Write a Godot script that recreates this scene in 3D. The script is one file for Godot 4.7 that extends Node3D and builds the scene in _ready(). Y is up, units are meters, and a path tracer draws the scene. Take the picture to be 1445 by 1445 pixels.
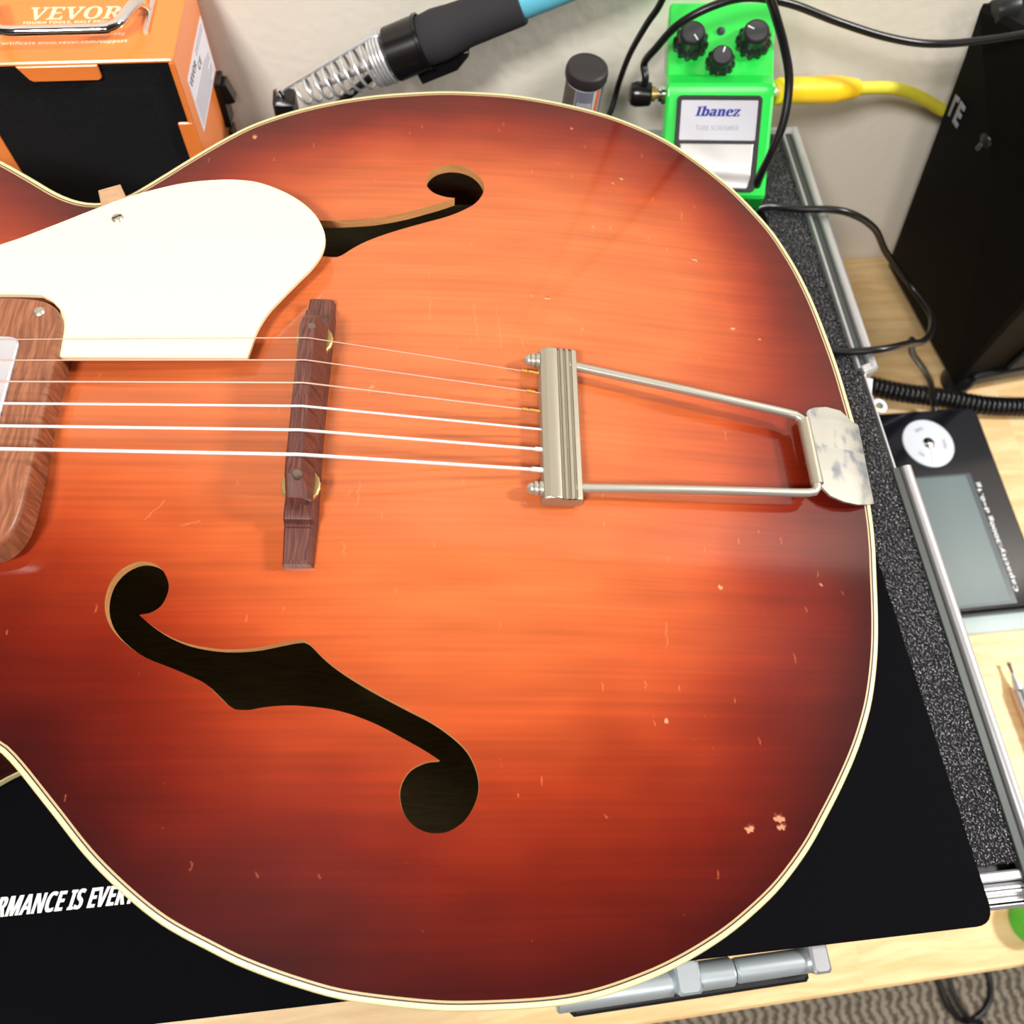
extends Node3D
# A sunburst archtop guitar on a luthier's bench. Shapes are given in millimetres: x towards the guitar's tail,
# y up from the guitar's rim, z towards the front of the bench; world = mm / 1000, raised by one metre.

const MM := 0.001
var bench_basis := Basis(Vector3.UP, deg_to_rad(6.0))   # the bench, wall and case are turned six degrees from the guitar
var inv := Transform3D()                                # millimetre world -> the frame of the thing being built
var mats := {}
var used := {}


# ---------------------------------------------------------------- helpers
func wpos(v: Vector3) -> Vector3:
	return v * MM + Vector3(0, 1, 0)


func L(x: float, y: float, z: float) -> Vector3:        # bench axes -> millimetre world
	return bench_basis * Vector3(x, y, z)


func numbered(called: String) -> String:
	var n: int = used.get(called, 0)
	used[called] = n + 1
	return called if n == 0 else "%s_%03d" % [called, n]


func thing(called: String, label: String, category: String, at: Vector3, yaw := 0.0, group := "") -> Node3D:
	var o := Node3D.new()
	o.name = numbered(called)
	add_child(o)
	o.position = wpos(at)
	o.rotation.y = deg_to_rad(yaw)
	o.set_meta("label", label)
	o.set_meta("category", category)
	if group != "":
		o.set_meta("group", group)
	inv = Transform3D(Basis(Vector3.UP, deg_to_rad(yaw)), at).affine_inverse()
	return o


func sub(called: String, parent: Node3D) -> Node3D:
	var o := Node3D.new()
	o.name = called
	parent.add_child(o, true)
	return o


func structure(o: Node3D, label := "") -> Node3D:
	o.set_meta("kind", "structure")
	if label != "":
		o.set_meta("label", label)
	return o


class Mb:                                               # collects triangles, turns them outward, smooths and commits one mesh
	var v := PackedVector3Array()
	var uv := PackedVector2Array()
	var t := PackedInt32Array()

	func add(p: Vector3, q := Vector2.ZERO) -> int:
		v.append(p)
		uv.append(q)
		return v.size() - 1

	func tri(a: int, b: int, c: int) -> void:
		t.append(a)
		t.append(b)
		t.append(c)

	func quad(a: int, b: int, c: int, d: int) -> void:
		tri(a, b, c)
		tri(a, c, d)

	func loft(rings: Array, caps := true, closed_path := false) -> Mb:
		var first := v.size()
		var n: int = rings[0].size()
		for r in rings:
			for p in r:
				add(p)
		var m := rings.size()
		for i in (m if closed_path else m - 1):
			var k := (i + 1) % m
			for j in n:
				var j2 := (j + 1) % n
				quad(first + i * n + j, first + i * n + j2, first + k * n + j2, first + k * n + j)
		if caps and not closed_path:
			for e in [0, m - 1]:
				var c := Vector3.ZERO
				for p in rings[e]:
					c += p / n
				var ci := add(c)
				var at := v.size()
				for p in rings[e]:
					add(p)
				for j in n:
					if e == 0:
						tri(ci, at + (j + 1) % n, at + j)
					else:
						tri(ci, at + j, at + (j + 1) % n)
		return self

	func prism(poly: PackedVector2Array, y0: float, y1: float, basis: Basis, origin: Vector3, bevel := 0.0) -> Mb:
		# a flat outline (x, z) raised from y0 to y1, with a chamfered upper edge
		var inner := poly
		if bevel > 0.0:
			var off := Geometry2D.offset_polygon(poly, -bevel, Geometry2D.JOIN_MITER)
			if off.size() == 1 and off[0].size() == poly.size():
				inner = align(poly, off[0])
			else:
				bevel = 0.0
		var rings := [ring(poly, y0, basis, origin)]
		if bevel > 0.0:
			rings.append(ring(poly, y1 - bevel, basis, origin))
			rings.append(ring(inner, y1, basis, origin))
		else:
			rings.append(ring(poly, y1, basis, origin))
		if Geometry2D.is_polygon_clockwise(poly):
			for i in rings.size():
				rings[i].reverse()
		loft(rings, false)
		for e in [0, 1]:
			var flat := poly if e == 0 else inner
			var at := v.size()
			for p in flat:
				add(origin + basis * Vector3(p.x, y0 if e == 0 else y1, p.y))
			var ti := Geometry2D.triangulate_polygon(flat)
			var turned := false
			if ti.size() >= 3:
				turned = (flat[ti[1]] - flat[ti[0]]).cross(flat[ti[2]] - flat[ti[0]]) > 0.0
			for k in range(0, ti.size(), 3):
				if (e == 0) == turned:
					tri(at + ti[k], at + ti[k + 2], at + ti[k + 1])
				else:
					tri(at + ti[k], at + ti[k + 1], at + ti[k + 2])
		return self

	static func align(a: PackedVector2Array, b: PackedVector2Array) -> PackedVector2Array:
		var c := b.duplicate()
		if Geometry2D.is_polygon_clockwise(a) != Geometry2D.is_polygon_clockwise(c):
			c.reverse()
		var best := 0
		var near := INF
		for k in c.size():
			var d := 0.0
			for j in c.size():
				d += a[j].distance_squared_to(c[(j + k) % c.size()])
			if d < near:
				near = d
				best = k
		var out := PackedVector2Array()
		for j in c.size():
			out.append(c[(j + best) % c.size()])
		return out

	static func ring(poly: PackedVector2Array, y: float, basis: Basis, origin: Vector3) -> PackedVector3Array:
		var out := PackedVector3Array()
		for p in poly:
			out.append(origin + basis * Vector3(p.x, y, p.y))
		return out

	func box(c: Vector3, s: Vector3, basis := Basis(), bevel := 0.6) -> Mb:
		# centre, size; every vertical edge and both rims chamfered
		var h := s / 2.0
		var b := minf(bevel, minf(h.x, minf(h.y, h.z)) * 0.6)
		var rings := []
		for lv in [[-h.y, b], [-h.y + b, 0.0], [h.y - b, 0.0], [h.y, b]]:
			var i: float = lv[1]
			var r := PackedVector3Array()
			for q in [[-1, -1, 0], [1, -1, 1], [1, 1, 0], [-1, 1, 1]]:
				var x: float = q[0] * (h.x - i)
				var z: float = q[1] * (h.z - i)
				var p1 := Vector3(x - q[0] * b, lv[0], z)
				var p2 := Vector3(x, lv[0], z - q[1] * b)
				if q[2] == 1:
					r.append(c + basis * p1)
					r.append(c + basis * p2)
				else:
					r.append(c + basis * p2)
					r.append(c + basis * p1)
			rings.append(r)
		return loft(rings)

	func tube(path: PackedVector3Array, radius, sides := 12, caps := true) -> Mb:
		var rings := []
		var up := Vector3.UP
		var d0 := (path[1] - path[0]).normalized()
		if absf(d0.dot(up)) > 0.9:
			up = Vector3.RIGHT
		var nrm := (up - d0 * up.dot(d0)).normalized()
		for i in path.size():
			var d := (path[mini(i + 1, path.size() - 1)] - path[maxi(i - 1, 0)]).normalized()
			nrm = (nrm - d * nrm.dot(d)).normalized()
			var bi := d.cross(nrm)
			var r: float = radius if radius is float else radius[i]
			var ring_ := PackedVector3Array()
			for k in sides:
				var a := TAU * k / sides
				ring_.append(path[i] + (nrm * cos(a) + bi * sin(a)) * r)
			rings.append(ring_)
		return loft(rings, caps)

	func lathe(profile: Array, origin: Vector3, axis: Vector3, sides := 32, notch := 0, notch_depth := 0.0) -> Mb:
		# profile of (radius, height) pairs along the axis
		var up := Vector3.RIGHT if absf(axis.dot(Vector3.RIGHT)) < 0.8 else Vector3.UP
		var e1 := (up - axis * up.dot(axis)).normalized()
		var e2 := axis.cross(e1)
		var rings := []
		for p in profile:
			var r := PackedVector3Array()
			for k in sides:
				var a := TAU * k / sides
				var rr: float = p.x
				if notch > 0 and k % (sides / notch) < sides / notch / 2:
					rr -= notch_depth
				r.append(origin + axis * p.y + (e1 * cos(a) + e2 * sin(a)) * maxf(rr, 0.01))
			rings.append(r)
		return loft(rings, profile[0] != profile[profile.size() - 1])

	func commit(called: String, parent: Node3D, mat: Material, frame: Transform3D, smooth := 35.0, turn := true) -> MeshInstance3D:
		var nt := t.size() / 3
		if turn:
			var vol := 0.0
			var c := v[0]
			for i in nt:
				vol += (v[t[i * 3]] - c).dot((v[t[i * 3 + 1]] - c).cross(v[t[i * 3 + 2]] - c))
			if vol > 0.0:                               # Godot's front faces run clockwise
				for i in nt:
					var k := t[i * 3 + 1]
					t[i * 3 + 1] = t[i * 3 + 2]
					t[i * 3 + 2] = k
		var fn := PackedVector3Array()
		var by := {}
		for i in nt:
			fn.append((v[t[i * 3 + 2]] - v[t[i * 3]]).cross(v[t[i * 3 + 1]] - v[t[i * 3]]))
			for j in 3:
				var key := Vector3i((v[t[i * 3 + j]] * 200.0).round())
				if by.has(key):
					by[key].append(i)
				else:
					by[key] = [i]
		var cs := cos(deg_to_rad(smooth))
		var pv := PackedVector3Array()
		var pn := PackedVector3Array()
		var pu := PackedVector2Array()
		for i in nt:
			var own := fn[i].normalized()
			for j in 3:
				var p := v[t[i * 3 + j]]
				var sum := Vector3.ZERO
				for f in by[Vector3i((p * 200.0).round())]:
					if fn[f].normalized().dot(own) > cs:
						sum += fn[f]
				pv.append((frame * p) * 0.001)
				pn.append((frame.basis * (sum if sum.length() > 1e-9 else own)).normalized())
				pu.append(uv[t[i * 3 + j]])
		var arr := []
		arr.resize(Mesh.ARRAY_MAX)
		arr[Mesh.ARRAY_VERTEX] = pv
		arr[Mesh.ARRAY_NORMAL] = pn
		arr[Mesh.ARRAY_TEX_UV] = pu
		var mesh := ArrayMesh.new()
		mesh.add_surface_from_arrays(Mesh.PRIMITIVE_TRIANGLES, arr)
		mesh.surface_set_material(0, mat)
		var o := MeshInstance3D.new()
		o.name = called
		o.mesh = mesh
		parent.add_child(o, true)
		return o


func done(mb: Mb, called: String, parent: Node3D, mat: Material, smooth := 35.0) -> MeshInstance3D:
	return mb.commit(called, parent, mat, inv, smooth)


func spline(pts: Array, n := 8, closed := false) -> PackedVector3Array:
	var out := PackedVector3Array()
	var m := pts.size()
	for i in (m if closed else m - 1):
		var p1: Vector3 = pts[i]
		var p2: Vector3 = pts[(i + 1) % m]
		var p0: Vector3 = pts[(i - 1 + m) % m] if closed or i > 0 else p1 * 2.0 - p2
		var p3: Vector3 = pts[(i + 2) % m] if closed or i < m - 2 else p2 * 2.0 - p1
		for k in n:
			out.append(p1.cubic_interpolate(p2, p0, p3, float(k) / n))
	if not closed:
		out.append(pts[m - 1])
	return out


func spline2(pts: Array, n := 6, closed := false) -> PackedVector2Array:
	var q := []
	for p in pts:
		q.append(Vector3(p.x, p.y, 0))
	var out := PackedVector2Array()
	for p in spline(q, n, closed):
		out.append(Vector2(p.x, p.y))
	return out


func round_rect(x0: float, z0: float, x1: float, z1: float, r: float, n := 5) -> PackedVector2Array:
	var out := PackedVector2Array()
	for c in [[x1 - r, z1 - r, 0.0], [x0 + r, z1 - r, 90.0], [x0 + r, z0 + r, 180.0], [x1 - r, z0 + r, 270.0]]:
		for k in n + 1:
			var a := deg_to_rad(c[2] + 90.0 * k / n)
			out.append(Vector2(c[0] + r * cos(a), c[1] + r * sin(a)))
	return out


func lettering(called: String, parent: Node3D, words: String, mono: String, origin: Vector3, ex: Vector3, ey: Vector3, w: float, h: float, mat: Material, slant := 0.0, bold := 0.0, depth := 0.25) -> void:
	# raised print: the words fill a box w by h (mm) whose lower left corner is at origin
	var sf := SystemFont.new()
	sf.font_names = PackedStringArray([mono])
	sf.font_weight = 700 if bold > 0.0 else 400
	var tm := TextMesh.new()
	tm.font = sf
	tm.text = words
	tm.font_size = 127
	tm.pixel_size = 0.01
	tm.curve_step = 4.0
	tm.depth = 0.05
	var arr := tm.surface_get_arrays(0)
	var vv: PackedVector3Array = arr[Mesh.ARRAY_VERTEX]
	var lo := Vector3(INF, INF, INF)
	var hi := -lo
	for p in vv:
		lo = lo.min(p)
		hi = hi.max(p)
	var sz := hi - lo
	var en := ex.cross(ey)
	var out := PackedVector3Array()
	var nn := PackedVector3Array()
	var nb: PackedVector3Array = arr[Mesh.ARRAY_NORMAL]
	for i in vv.size():
		var x := (vv[i].x - lo.x) / sz.x * w
		var y := (vv[i].y - lo.y) / sz.y * h
		var z := (vv[i].z - lo.z) / maxf(sz.z, 1e-5) * depth
		out.append((inv * (origin + ex * (x + slant * y) + ey * y + en * z)) * MM)
		nn.append((inv.basis * (ex * nb[i].x + ey * nb[i].y + en * nb[i].z)).normalized())
	arr[Mesh.ARRAY_VERTEX] = out
	arr[Mesh.ARRAY_NORMAL] = nn
	arr[Mesh.ARRAY_TANGENT] = null
	var mesh := ArrayMesh.new()
	mesh.add_surface_from_arrays(Mesh.PRIMITIVE_TRIANGLES, arr)
	mesh.surface_set_material(0, mat)
	var o := MeshInstance3D.new()
	o.name = called
	o.mesh = mesh
	parent.add_child(o, true)


# ---------------------------------------------------------------- materials
func mat(called: String, c: Color, rough := 0.5, metal := 0.0, spec := 0.5) -> StandardMaterial3D:
	var m := StandardMaterial3D.new()
	m.resource_name = called
	m.albedo_color = c
	m.roughness = rough
	m.metallic = metal
	m.metallic_specular = spec
	mats[called] = m
	return m


func rgb8(r: int, g: int, b: int) -> Color:
	return Color(r / 255.0, g / 255.0, b / 255.0)


func noise_image(w: int, h: int, f: Callable) -> ImageTexture:
	var data := PackedByteArray()
	data.resize(w * h * 3)
	var k := 0
	for y in h:
		for x in w:
			var c: Color = f.call(x, y)
			data[k] = int(clampf(c.r, 0, 1) * 255.0)
			data[k + 1] = int(clampf(c.g, 0, 1) * 255.0)
			data[k + 2] = int(clampf(c.b, 0, 1) * 255.0)
			k += 3
	return ImageTexture.create_from_image(Image.create_from_data(w, h, false, Image.FORMAT_RGB8, data))


func fnoise(seed_: int, freq: float, octaves := 3, kind := FastNoiseLite.TYPE_SIMPLEX_SMOOTH) -> FastNoiseLite:
	var n := FastNoiseLite.new()
	n.seed = seed_
	n.frequency = freq
	n.noise_type = kind
	n.fractal_octaves = octaves
	return n


func wood(called: String, a: Color, b: Color, seed_: int, along: float, across: float, tile_mm: float, rough := 0.5, turned := false, size := 384) -> StandardMaterial3D:
	# grain runs along u; laid on by triplanar mapping in the object's own axes
	var n := fnoise(seed_, 1.0, 3)
	var n2 := fnoise(seed_ + 7, 1.0, 2)
	var m := mat(called, Color.WHITE, rough)
	m.albedo_texture = noise_image(size, size, func(x: int, y: int) -> Color:
		if turned:
			var q := x
			x = y
			y = q
		var warp := n2.get_noise_2d(x * 0.006, y * 0.02) * 9.0
		var g := n.get_noise_2d(x * along, (y + warp) * across) * 0.75 + 0.5
		var fine := n2.get_noise_2d(x * 0.05 + 300.0, y * 1.1) * 0.18
		return a.lerp(b, clampf(g + fine, 0.0, 1.0)))
	m.uv1_triplanar = true
	m.uv1_scale = Vector3.ONE * (1000.0 / tile_mm)
	return m


func bumpy(m: StandardMaterial3D, seed_: int, freq: float, tile_mm: float, cm: float, kind := FastNoiseLite.TYPE_SIMPLEX_SMOOTH) -> void:
	var nt := NoiseTexture2D.new()
	nt.noise = fnoise(seed_, freq, 3, kind)
	nt.width = 512
	nt.height = 512
	nt.seamless = true
	m.heightmap_enabled = true
	m.heightmap_texture = nt
	m.heightmap_scale = cm
	m.uv1_triplanar = true
	m.uv1_scale = Vector3.ONE * (1000.0 / tile_mm)


func make_materials() -> void:
	var w := mat("wall_paint", rgb8(246, 239, 225), 0.75)
	bumpy(w, 3, 0.05, 300.0, 0.02)
	mat("unseen_ceiling_dark", rgb8(66, 65, 64), 0.9)  # ceiling is out of view; dark so the lacquer mirrors no pale haze
	mat("unseen_wall_dark", rgb8(112, 112, 116), 0.85)  # for the unseen walls, darkened to keep their reflection off the guitar
	mat("lamp_housing", rgb8(220, 220, 218), 0.5)
	wood("pine", rgb8(240, 210, 158), rgb8(222, 180, 122), 11, 0.006, 0.07, 260.0, 0.45)
	wood("rosewood", rgb8(120, 70, 58), rgb8(62, 32, 30), 12, 0.006, 0.16, 60.0, 0.4, true)
	wood("walnut", rgb8(164, 104, 72), rgb8(112, 64, 42), 13, 0.008, 0.10, 80.0, 0.38, true)
	wood("raw_spruce", rgb8(226, 168, 106), rgb8(196, 134, 78), 14, 0.01, 0.2, 90.0, 0.7)
	wood("inside_wood", rgb8(196, 184, 142), rgb8(160, 150, 114), 15, 0.01, 0.2, 120.0, 0.85)
	wood("block_wood", rgb8(196, 158, 122), rgb8(176, 138, 104), 16, 0.02, 0.2, 60.0, 0.6)
	var side := wood("rib_lacquer", rgb8(96, 32, 18), rgb8(60, 18, 12), 17, 0.01, 0.1, 120.0, 0.2)
	side.clearcoat_enabled = true
	side.clearcoat = 0.6
	side.clearcoat_roughness = 0.08
	mat("binding_cream", rgb8(226, 214, 160), 0.3)
	mat("purfling_black", rgb8(34, 30, 26), 0.5)
	mat("purfling_tan", rgb8(192, 160, 118), 0.4)
	mat("ivory", rgb8(248, 238, 196), 0.28)
	var nk := mat("aged_nickel", rgb8(176, 170, 154), 0.42, 0.7)
	bumpy(nk, 5, 0.02, 60.0, 0.004)
	var sm := mat("smudged_nickel", Color.WHITE, 0.42, 0.6)
	var sn := fnoise(6, 1.0, 4)
	sm.albedo_texture = noise_image(128, 128, func(x: int, y: int) -> Color:
		return rgb8(160, 157, 148).lerp(rgb8(104, 110, 116), smoothstep(0.05, 0.5, sn.get_noise_2d(x * 0.035, y * 0.02))))
	sm.uv1_triplanar = true
	sm.uv1_scale = Vector3.ONE * (1000.0 / 60.0)
	mat("nickel_plate", rgb8(190, 186, 174), 0.4, 0.7)
	mat("chrome", rgb8(232, 232, 234), 0.08, 1.0)
	mat("steel_wire", rgb8(226, 230, 232), 0.3, 0.6)
	mat("zinc", rgb8(214, 224, 228), 0.35, 0.7)
	mat("brass", rgb8(186, 160, 104), 0.4, 0.7)
	mat("string_steel", rgb8(236, 230, 228), 0.42, 0.35, 0.7)
	mat("string_plain", rgb8(206, 170, 150), 0.45, 0.3, 0.6)
	mat("post_steel", rgb8(120, 104, 94), 0.4, 0.6)
	mat("gold_wrap", rgb8(226, 172, 84), 0.35, 0.7)
	var alu := mat("aluminium", rgb8(198, 199, 202), 0.38, 0.7)
	alu.anisotropy_enabled = false
	mat("aluminium_dark", rgb8(66, 70, 68), 0.5, 0.4)
	var rub := mat("mat_rubber", rgb8(10, 10, 13), 0.75, 0.0, 0.12)
	bumpy(rub, 21, 0.25, 60.0, 0.003)
	var foam := mat("textured_vinyl", rgb8(44, 44, 48), 0.4, 0.0, 0.5)
	bumpy(foam, 22, 0.06, 60.0, 0.5)
	mat("vinyl_grain", rgb8(44, 44, 50), 0.2, 0.0, 0.8)
	mat("case_black", rgb8(18, 18, 19), 0.5)
	mat("print_white", rgb8(236, 238, 240), 0.6)
	var og := mat("orange_powder_coat", rgb8(250, 138, 62), 0.32)
	og.clearcoat_enabled = true
	og.clearcoat = 0.4
	og.clearcoat_roughness = 0.15
	mat("print_pale", rgb8(255, 226, 190), 0.5)
	var ff := mat("filter_foam", rgb8(30, 31, 34), 0.9, 0.0, 0.3)
	bumpy(ff, 23, 0.16, 60.0, 0.22)
	mat("black_plastic", rgb8(22, 21, 22), 0.25)
	mat("black_rubber", rgb8(26, 26, 28), 0.42)
	mat("grip_foam", rgb8(46, 45, 49), 0.85)
	mat("sky_blue_plastic", rgb8(112, 208, 236), 0.35)
	var gr := mat("green_enamel", rgb8(38, 214, 76), 0.28)
	gr.clearcoat_enabled = true
	gr.clearcoat = 0.5
	gr.clearcoat_roughness = 0.1
	mat("knob_black", rgb8(30, 31, 33), 0.35)
	mat("knob_face", rgb8(72, 74, 78), 0.4, 0.3)
	mat("brushed_steel", rgb8(206, 206, 214), 0.36, 0.6)
	mat("switch_steel", rgb8(226, 224, 222), 0.34, 0.5)
	mat("ink_blue", rgb8(18, 40, 150), 0.5)
	mat("ink_grey", rgb8(150, 150, 162), 0.5)
	mat("ink_dark", rgb8(60, 58, 70), 0.6)
	mat("yellow_plastic", rgb8(250, 206, 36), 0.35)
	mat("yellow_jacket", rgb8(222, 212, 60), 0.45)
	mat("cable_black", rgb8(20, 20, 22), 0.32)
	var tx := mat("black_tolex", rgb8(12, 12, 11), 0.6, 0.0, 0.25)
	bumpy(tx, 24, 0.2, 40.0, 0.02)
	var gc := mat("grille_cloth", rgb8(40, 42, 44), 0.6, 0.0, 0.5)
	bumpy(gc, 25, 0.2, 30.0, 0.08)
	mat("scale_black", rgb8(17, 18, 24), 0.12)
	mat("lcd_glass", rgb8(104, 120, 122), 0.18)
	mat("lcd_edge", rgb8(62, 74, 80), 0.3)
	mat("clear_acrylic", rgb8(196, 212, 210), 0.12, 0.0, 0.6)
	mat("disc_white", rgb8(212, 218, 228), 0.35)
	mat("label_white", rgb8(240, 236, 244), 0.5)
	mat("can_label", rgb8(120, 124, 136), 0.4)
	mat("can_orange", rgb8(226, 110, 62), 0.45)
	mat("can_body", rgb8(206, 208, 210), 0.35)
	mat("can_brown", rgb8(96, 86, 78), 0.45)
	mat("cap_dark", rgb8(48, 42, 44), 0.4)
	mat("tool_steel", rgb8(196, 198, 202), 0.28, 0.8)
	mat("tool_copper", rgb8(226, 168, 136), 0.4, 0.4)
	mat("lime_plastic", rgb8(66, 190, 44), 0.4)
	mat("pale_blue_plastic", rgb8(196, 226, 240), 0.4)
	mat("leg_paint", rgb8(70, 66, 62), 0.6)


# ---------------------------------------------------------------- the guitar's outline and arch
var body := PackedVector2Array()         # closed outline of the top (x, z), even steps
var grid := PackedFloat32Array()         # distance to the rim on a five millimetre grid
var arch := PackedFloat32Array()
const GX := 107
const GZ := 88


func make_outline() -> void:
	var near_a := [Vector2(22.8, 30), Vector2(21.5, 44), Vector2(20.2, 52.8), Vector2(16.9, 74.2), Vector2(13.5, 90.5), Vector2(8.7, 106.2), Vector2(3.8, 117.6), Vector2(-2.2, 128.7), Vector2(-9.6, 140.1), Vector2(-17.6, 151.1), Vector2(-26.5, 162.5), Vector2(-38.5, 174.6), Vector2(-50.5, 183.7), Vector2(-62, 190.9)]
	var near_b := [Vector2(-76.6, 198), Vector2(-90.7, 203.2), Vector2(-107.7, 207.7), Vector2(-124.3, 209.7), Vector2(-148.8, 210.2), Vector2(-164.9, 209.4), Vector2(-189.1, 206.3), Vector2(-205.2, 202.3), Vector2(-221.6, 196.9), Vector2(-234.2, 191.6), Vector2(-254.7, 181.3), Vector2(-276.7, 164.8), Vector2(-294.6, 147.2), Vector2(-310.1, 131.8)]
	var near_c := [Vector2(-318, 125.8), Vector2(-328, 122.7), Vector2(-338, 123.7), Vector2(-349, 128.5), Vector2(-365, 139), Vector2(-385, 149.5), Vector2(-410, 155), Vector2(-440, 150), Vector2(-465, 134), Vector2(-483, 105), Vector2(-492, 65), Vector2(-494, 30), Vector2(-494, 0)]
	var far_a := [Vector2(24, 0), Vector2(23.6, -12), Vector2(22.5, -25.7), Vector2(20.9, -43.6), Vector2(18.6, -60), Vector2(15.1, -80.5), Vector2(10.6, -98.7), Vector2(5.3, -113.9), Vector2(-0.5, -127), Vector2(-10.6, -143.3), Vector2(-19.9, -155.8), Vector2(-34, -170.6), Vector2(-50.5, -184.5), Vector2(-72.1, -196.2)]
	var far_b := [Vector2(-92.8, -203.1), Vector2(-113.7, -207.5), Vector2(-134.6, -209.8), Vector2(-162.1, -209.4), Vector2(-182.6, -206.8), Vector2(-202.8, -202.9), Vector2(-222.5, -197), Vector2(-241.8, -189), Vector2(-260.3, -178.6), Vector2(-273.5, -167.8), Vector2(-288.3, -153.4), Vector2(-300.5, -140.8), Vector2(-312.3, -129.3), Vector2(-320, -124.5)]
	var far_c := [Vector2(-326.5, -122.6), Vector2(-335, -123.2), Vector2(-345.6, -127.4), Vector2(-361, -137), Vector2(-376.2, -145.9), Vector2(-393, -152.5), Vector2(-410, -155), Vector2(-440, -150), Vector2(-465, -134), Vector2(-483, -105), Vector2(-492, -65), Vector2(-494, -30)]
	var near_all := near_a + near_b + near_c
	near_all.reverse()
	var rough := spline2(far_a + far_b + far_c + near_all, 8, true)
	# even steps of about four millimetres
	var carry := 0.0
	for i in rough.size():
		var a := rough[i]
		var b := rough[(i + 1) % rough.size()]
		var d := a.distance_to(b)
		var s := carry
		while s < d:
			body.append(a.lerp(b, s / d))
			s += 4.0
		carry = s - d
	if body[0].distance_to(body[body.size() - 1]) < 1.5:
		body.remove_at(body.size() - 1)


func inset(d: float) -> PackedVector2Array:
	var out := PackedVector2Array()
	var n := body.size()
	for i in n:
		var tg := (body[(i + 1) % n] - body[(i - 1 + n) % n]).normalized()
		var nr := Vector2(tg.y, -tg.x)
		out.append(body[i] + nr * d)
	return out


func make_arch() -> void:
	var coarse := PackedVector2Array()
	for i in range(0, body.size(), 2):
		coarse.append(body[i])
	grid.resize(GX * GZ)
	arch.resize(GX * GZ)
	for i in GX:
		for j in GZ:
			var p := Vector2(-502.0 + i * 5.0, -217.0 + j * 5.0)
			var best := INF
			var q := coarse[coarse.size() - 1]
			for r in coarse:
				var c := Geometry2D.get_closest_point_to_segment(p, q, r)
				best = minf(best, p.distance_squared_to(c))
				q = r
			var d := sqrt(best)
			if not Geometry2D.is_point_in_polygon(p, coarse):
				d = -d
			grid[i * GZ + j] = d
			var s := clampf(d / 170.0, 0.0, 1.0)
			arch[i * GZ + j] = 16.0 * s * s * (3.0 - 2.0 * s)
	for pass_ in 5:
		var next := arch.duplicate()
		for i in range(1, GX - 1):
			for j in range(1, GZ - 1):
				var k := i * GZ + j
				next[k] = (arch[k] * 2.0 + arch[k - 1] + arch[k + 1] + arch[k - GZ] + arch[k + GZ]) / 6.0
		arch = next


func sample(g: PackedFloat32Array, x: float, z: float) -> float:
	var fi := clampf((x + 502.0) / 5.0, 0.0, GX - 1.001)
	var fj := clampf((z + 217.0) / 5.0, 0.0, GZ - 1.001)
	var i := int(fi)
	var j := int(fj)
	var s := fi - i
	var t := fj - j
	var k := i * GZ + j
	return (g[k] * (1 - s) + g[k + GZ] * s) * (1 - t) + (g[k + 1] * (1 - s) + g[k + GZ + 1] * s) * t


func top_y(x: float, z: float) -> float:
	return sample(arch, x, z)


func f_hole() -> PackedVector2Array:
	# the near hole, in five curves between its four corners
	var c1 := [Vector2(-274, 78.3), Vector2(-269.5, 77.4), Vector2(-266, 74.7), Vector2(-264.3, 70.2), Vector2(-264.5, 66.3), Vector2(-267, 61.7), Vector2(-270.7, 58.8), Vector2(-276.4, 57.9), Vector2(-282.4, 60.6), Vector2(-286.4, 66.1), Vector2(-287.4, 73.4), Vector2(-285.6, 80)]
	var c2 := [Vector2(-281.6, 85.5), Vector2(-275.5, 90.5), Vector2(-269, 94.4), Vector2(-260.5, 97.7), Vector2(-253.7, 100.5), Vector2(-246.8, 103.7), Vector2(-242.2, 107.5), Vector2(-238, 111.2), Vector2(-234.7, 113.2)]
	var c3 := [Vector2(-234.7, 113.2), Vector2(-229.9, 113.4), Vector2(-223.6, 112.4), Vector2(-215.1, 112), Vector2(-206.6, 112.6), Vector2(-199.1, 113.7), Vector2(-191.6, 115.8), Vector2(-183, 119.2), Vector2(-174.4, 123.6), Vector2(-166.9, 127.6), Vector2(-161, 131.2)]
	var c4 := [Vector2(-161, 131.2), Vector2(-165.7, 131.7), Vector2(-170.9, 134.1), Vector2(-173.9, 138.1), Vector2(-174.8, 142.5), Vector2(-173.5, 147.9), Vector2(-170.3, 152.3), Vector2(-166.1, 154.7), Vector2(-162, 155.5), Vector2(-156.9, 154.8), Vector2(-151.8, 151.5), Vector2(-148.2, 146.1)]
	var c5 := [Vector2(-146.7, 140.2), Vector2(-147.8, 134.3), Vector2(-151, 128.2), Vector2(-156.4, 123.1), Vector2(-164, 118), Vector2(-172.6, 113.7), Vector2(-181.3, 109.3), Vector2(-188.9, 105.2), Vector2(-195.5, 101.3), Vector2(-201.1, 97.5), Vector2(-205.7, 93.7), Vector2(-209.7, 89.8), Vector2(-212.3, 88.4)]
	var c6 := [Vector2(-212.3, 88.4), Vector2(-215.8, 88.7), Vector2(-222.2, 89.9), Vector2(-229.7, 91.2), Vector2(-238.3, 91.6), Vector2(-246, 91), Vector2(-255, 89.1), Vector2(-263, 85.8), Vector2(-269.5, 81.8), Vector2(-274, 78.3)]
	var out := PackedVector2Array()
	for c in [c1 + c2, c3, c4 + c5, c6]:
		var s := spline2(c, 3)
		s.remove_at(s.size() - 1)
		out.append_array(s)
	return out


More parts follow.
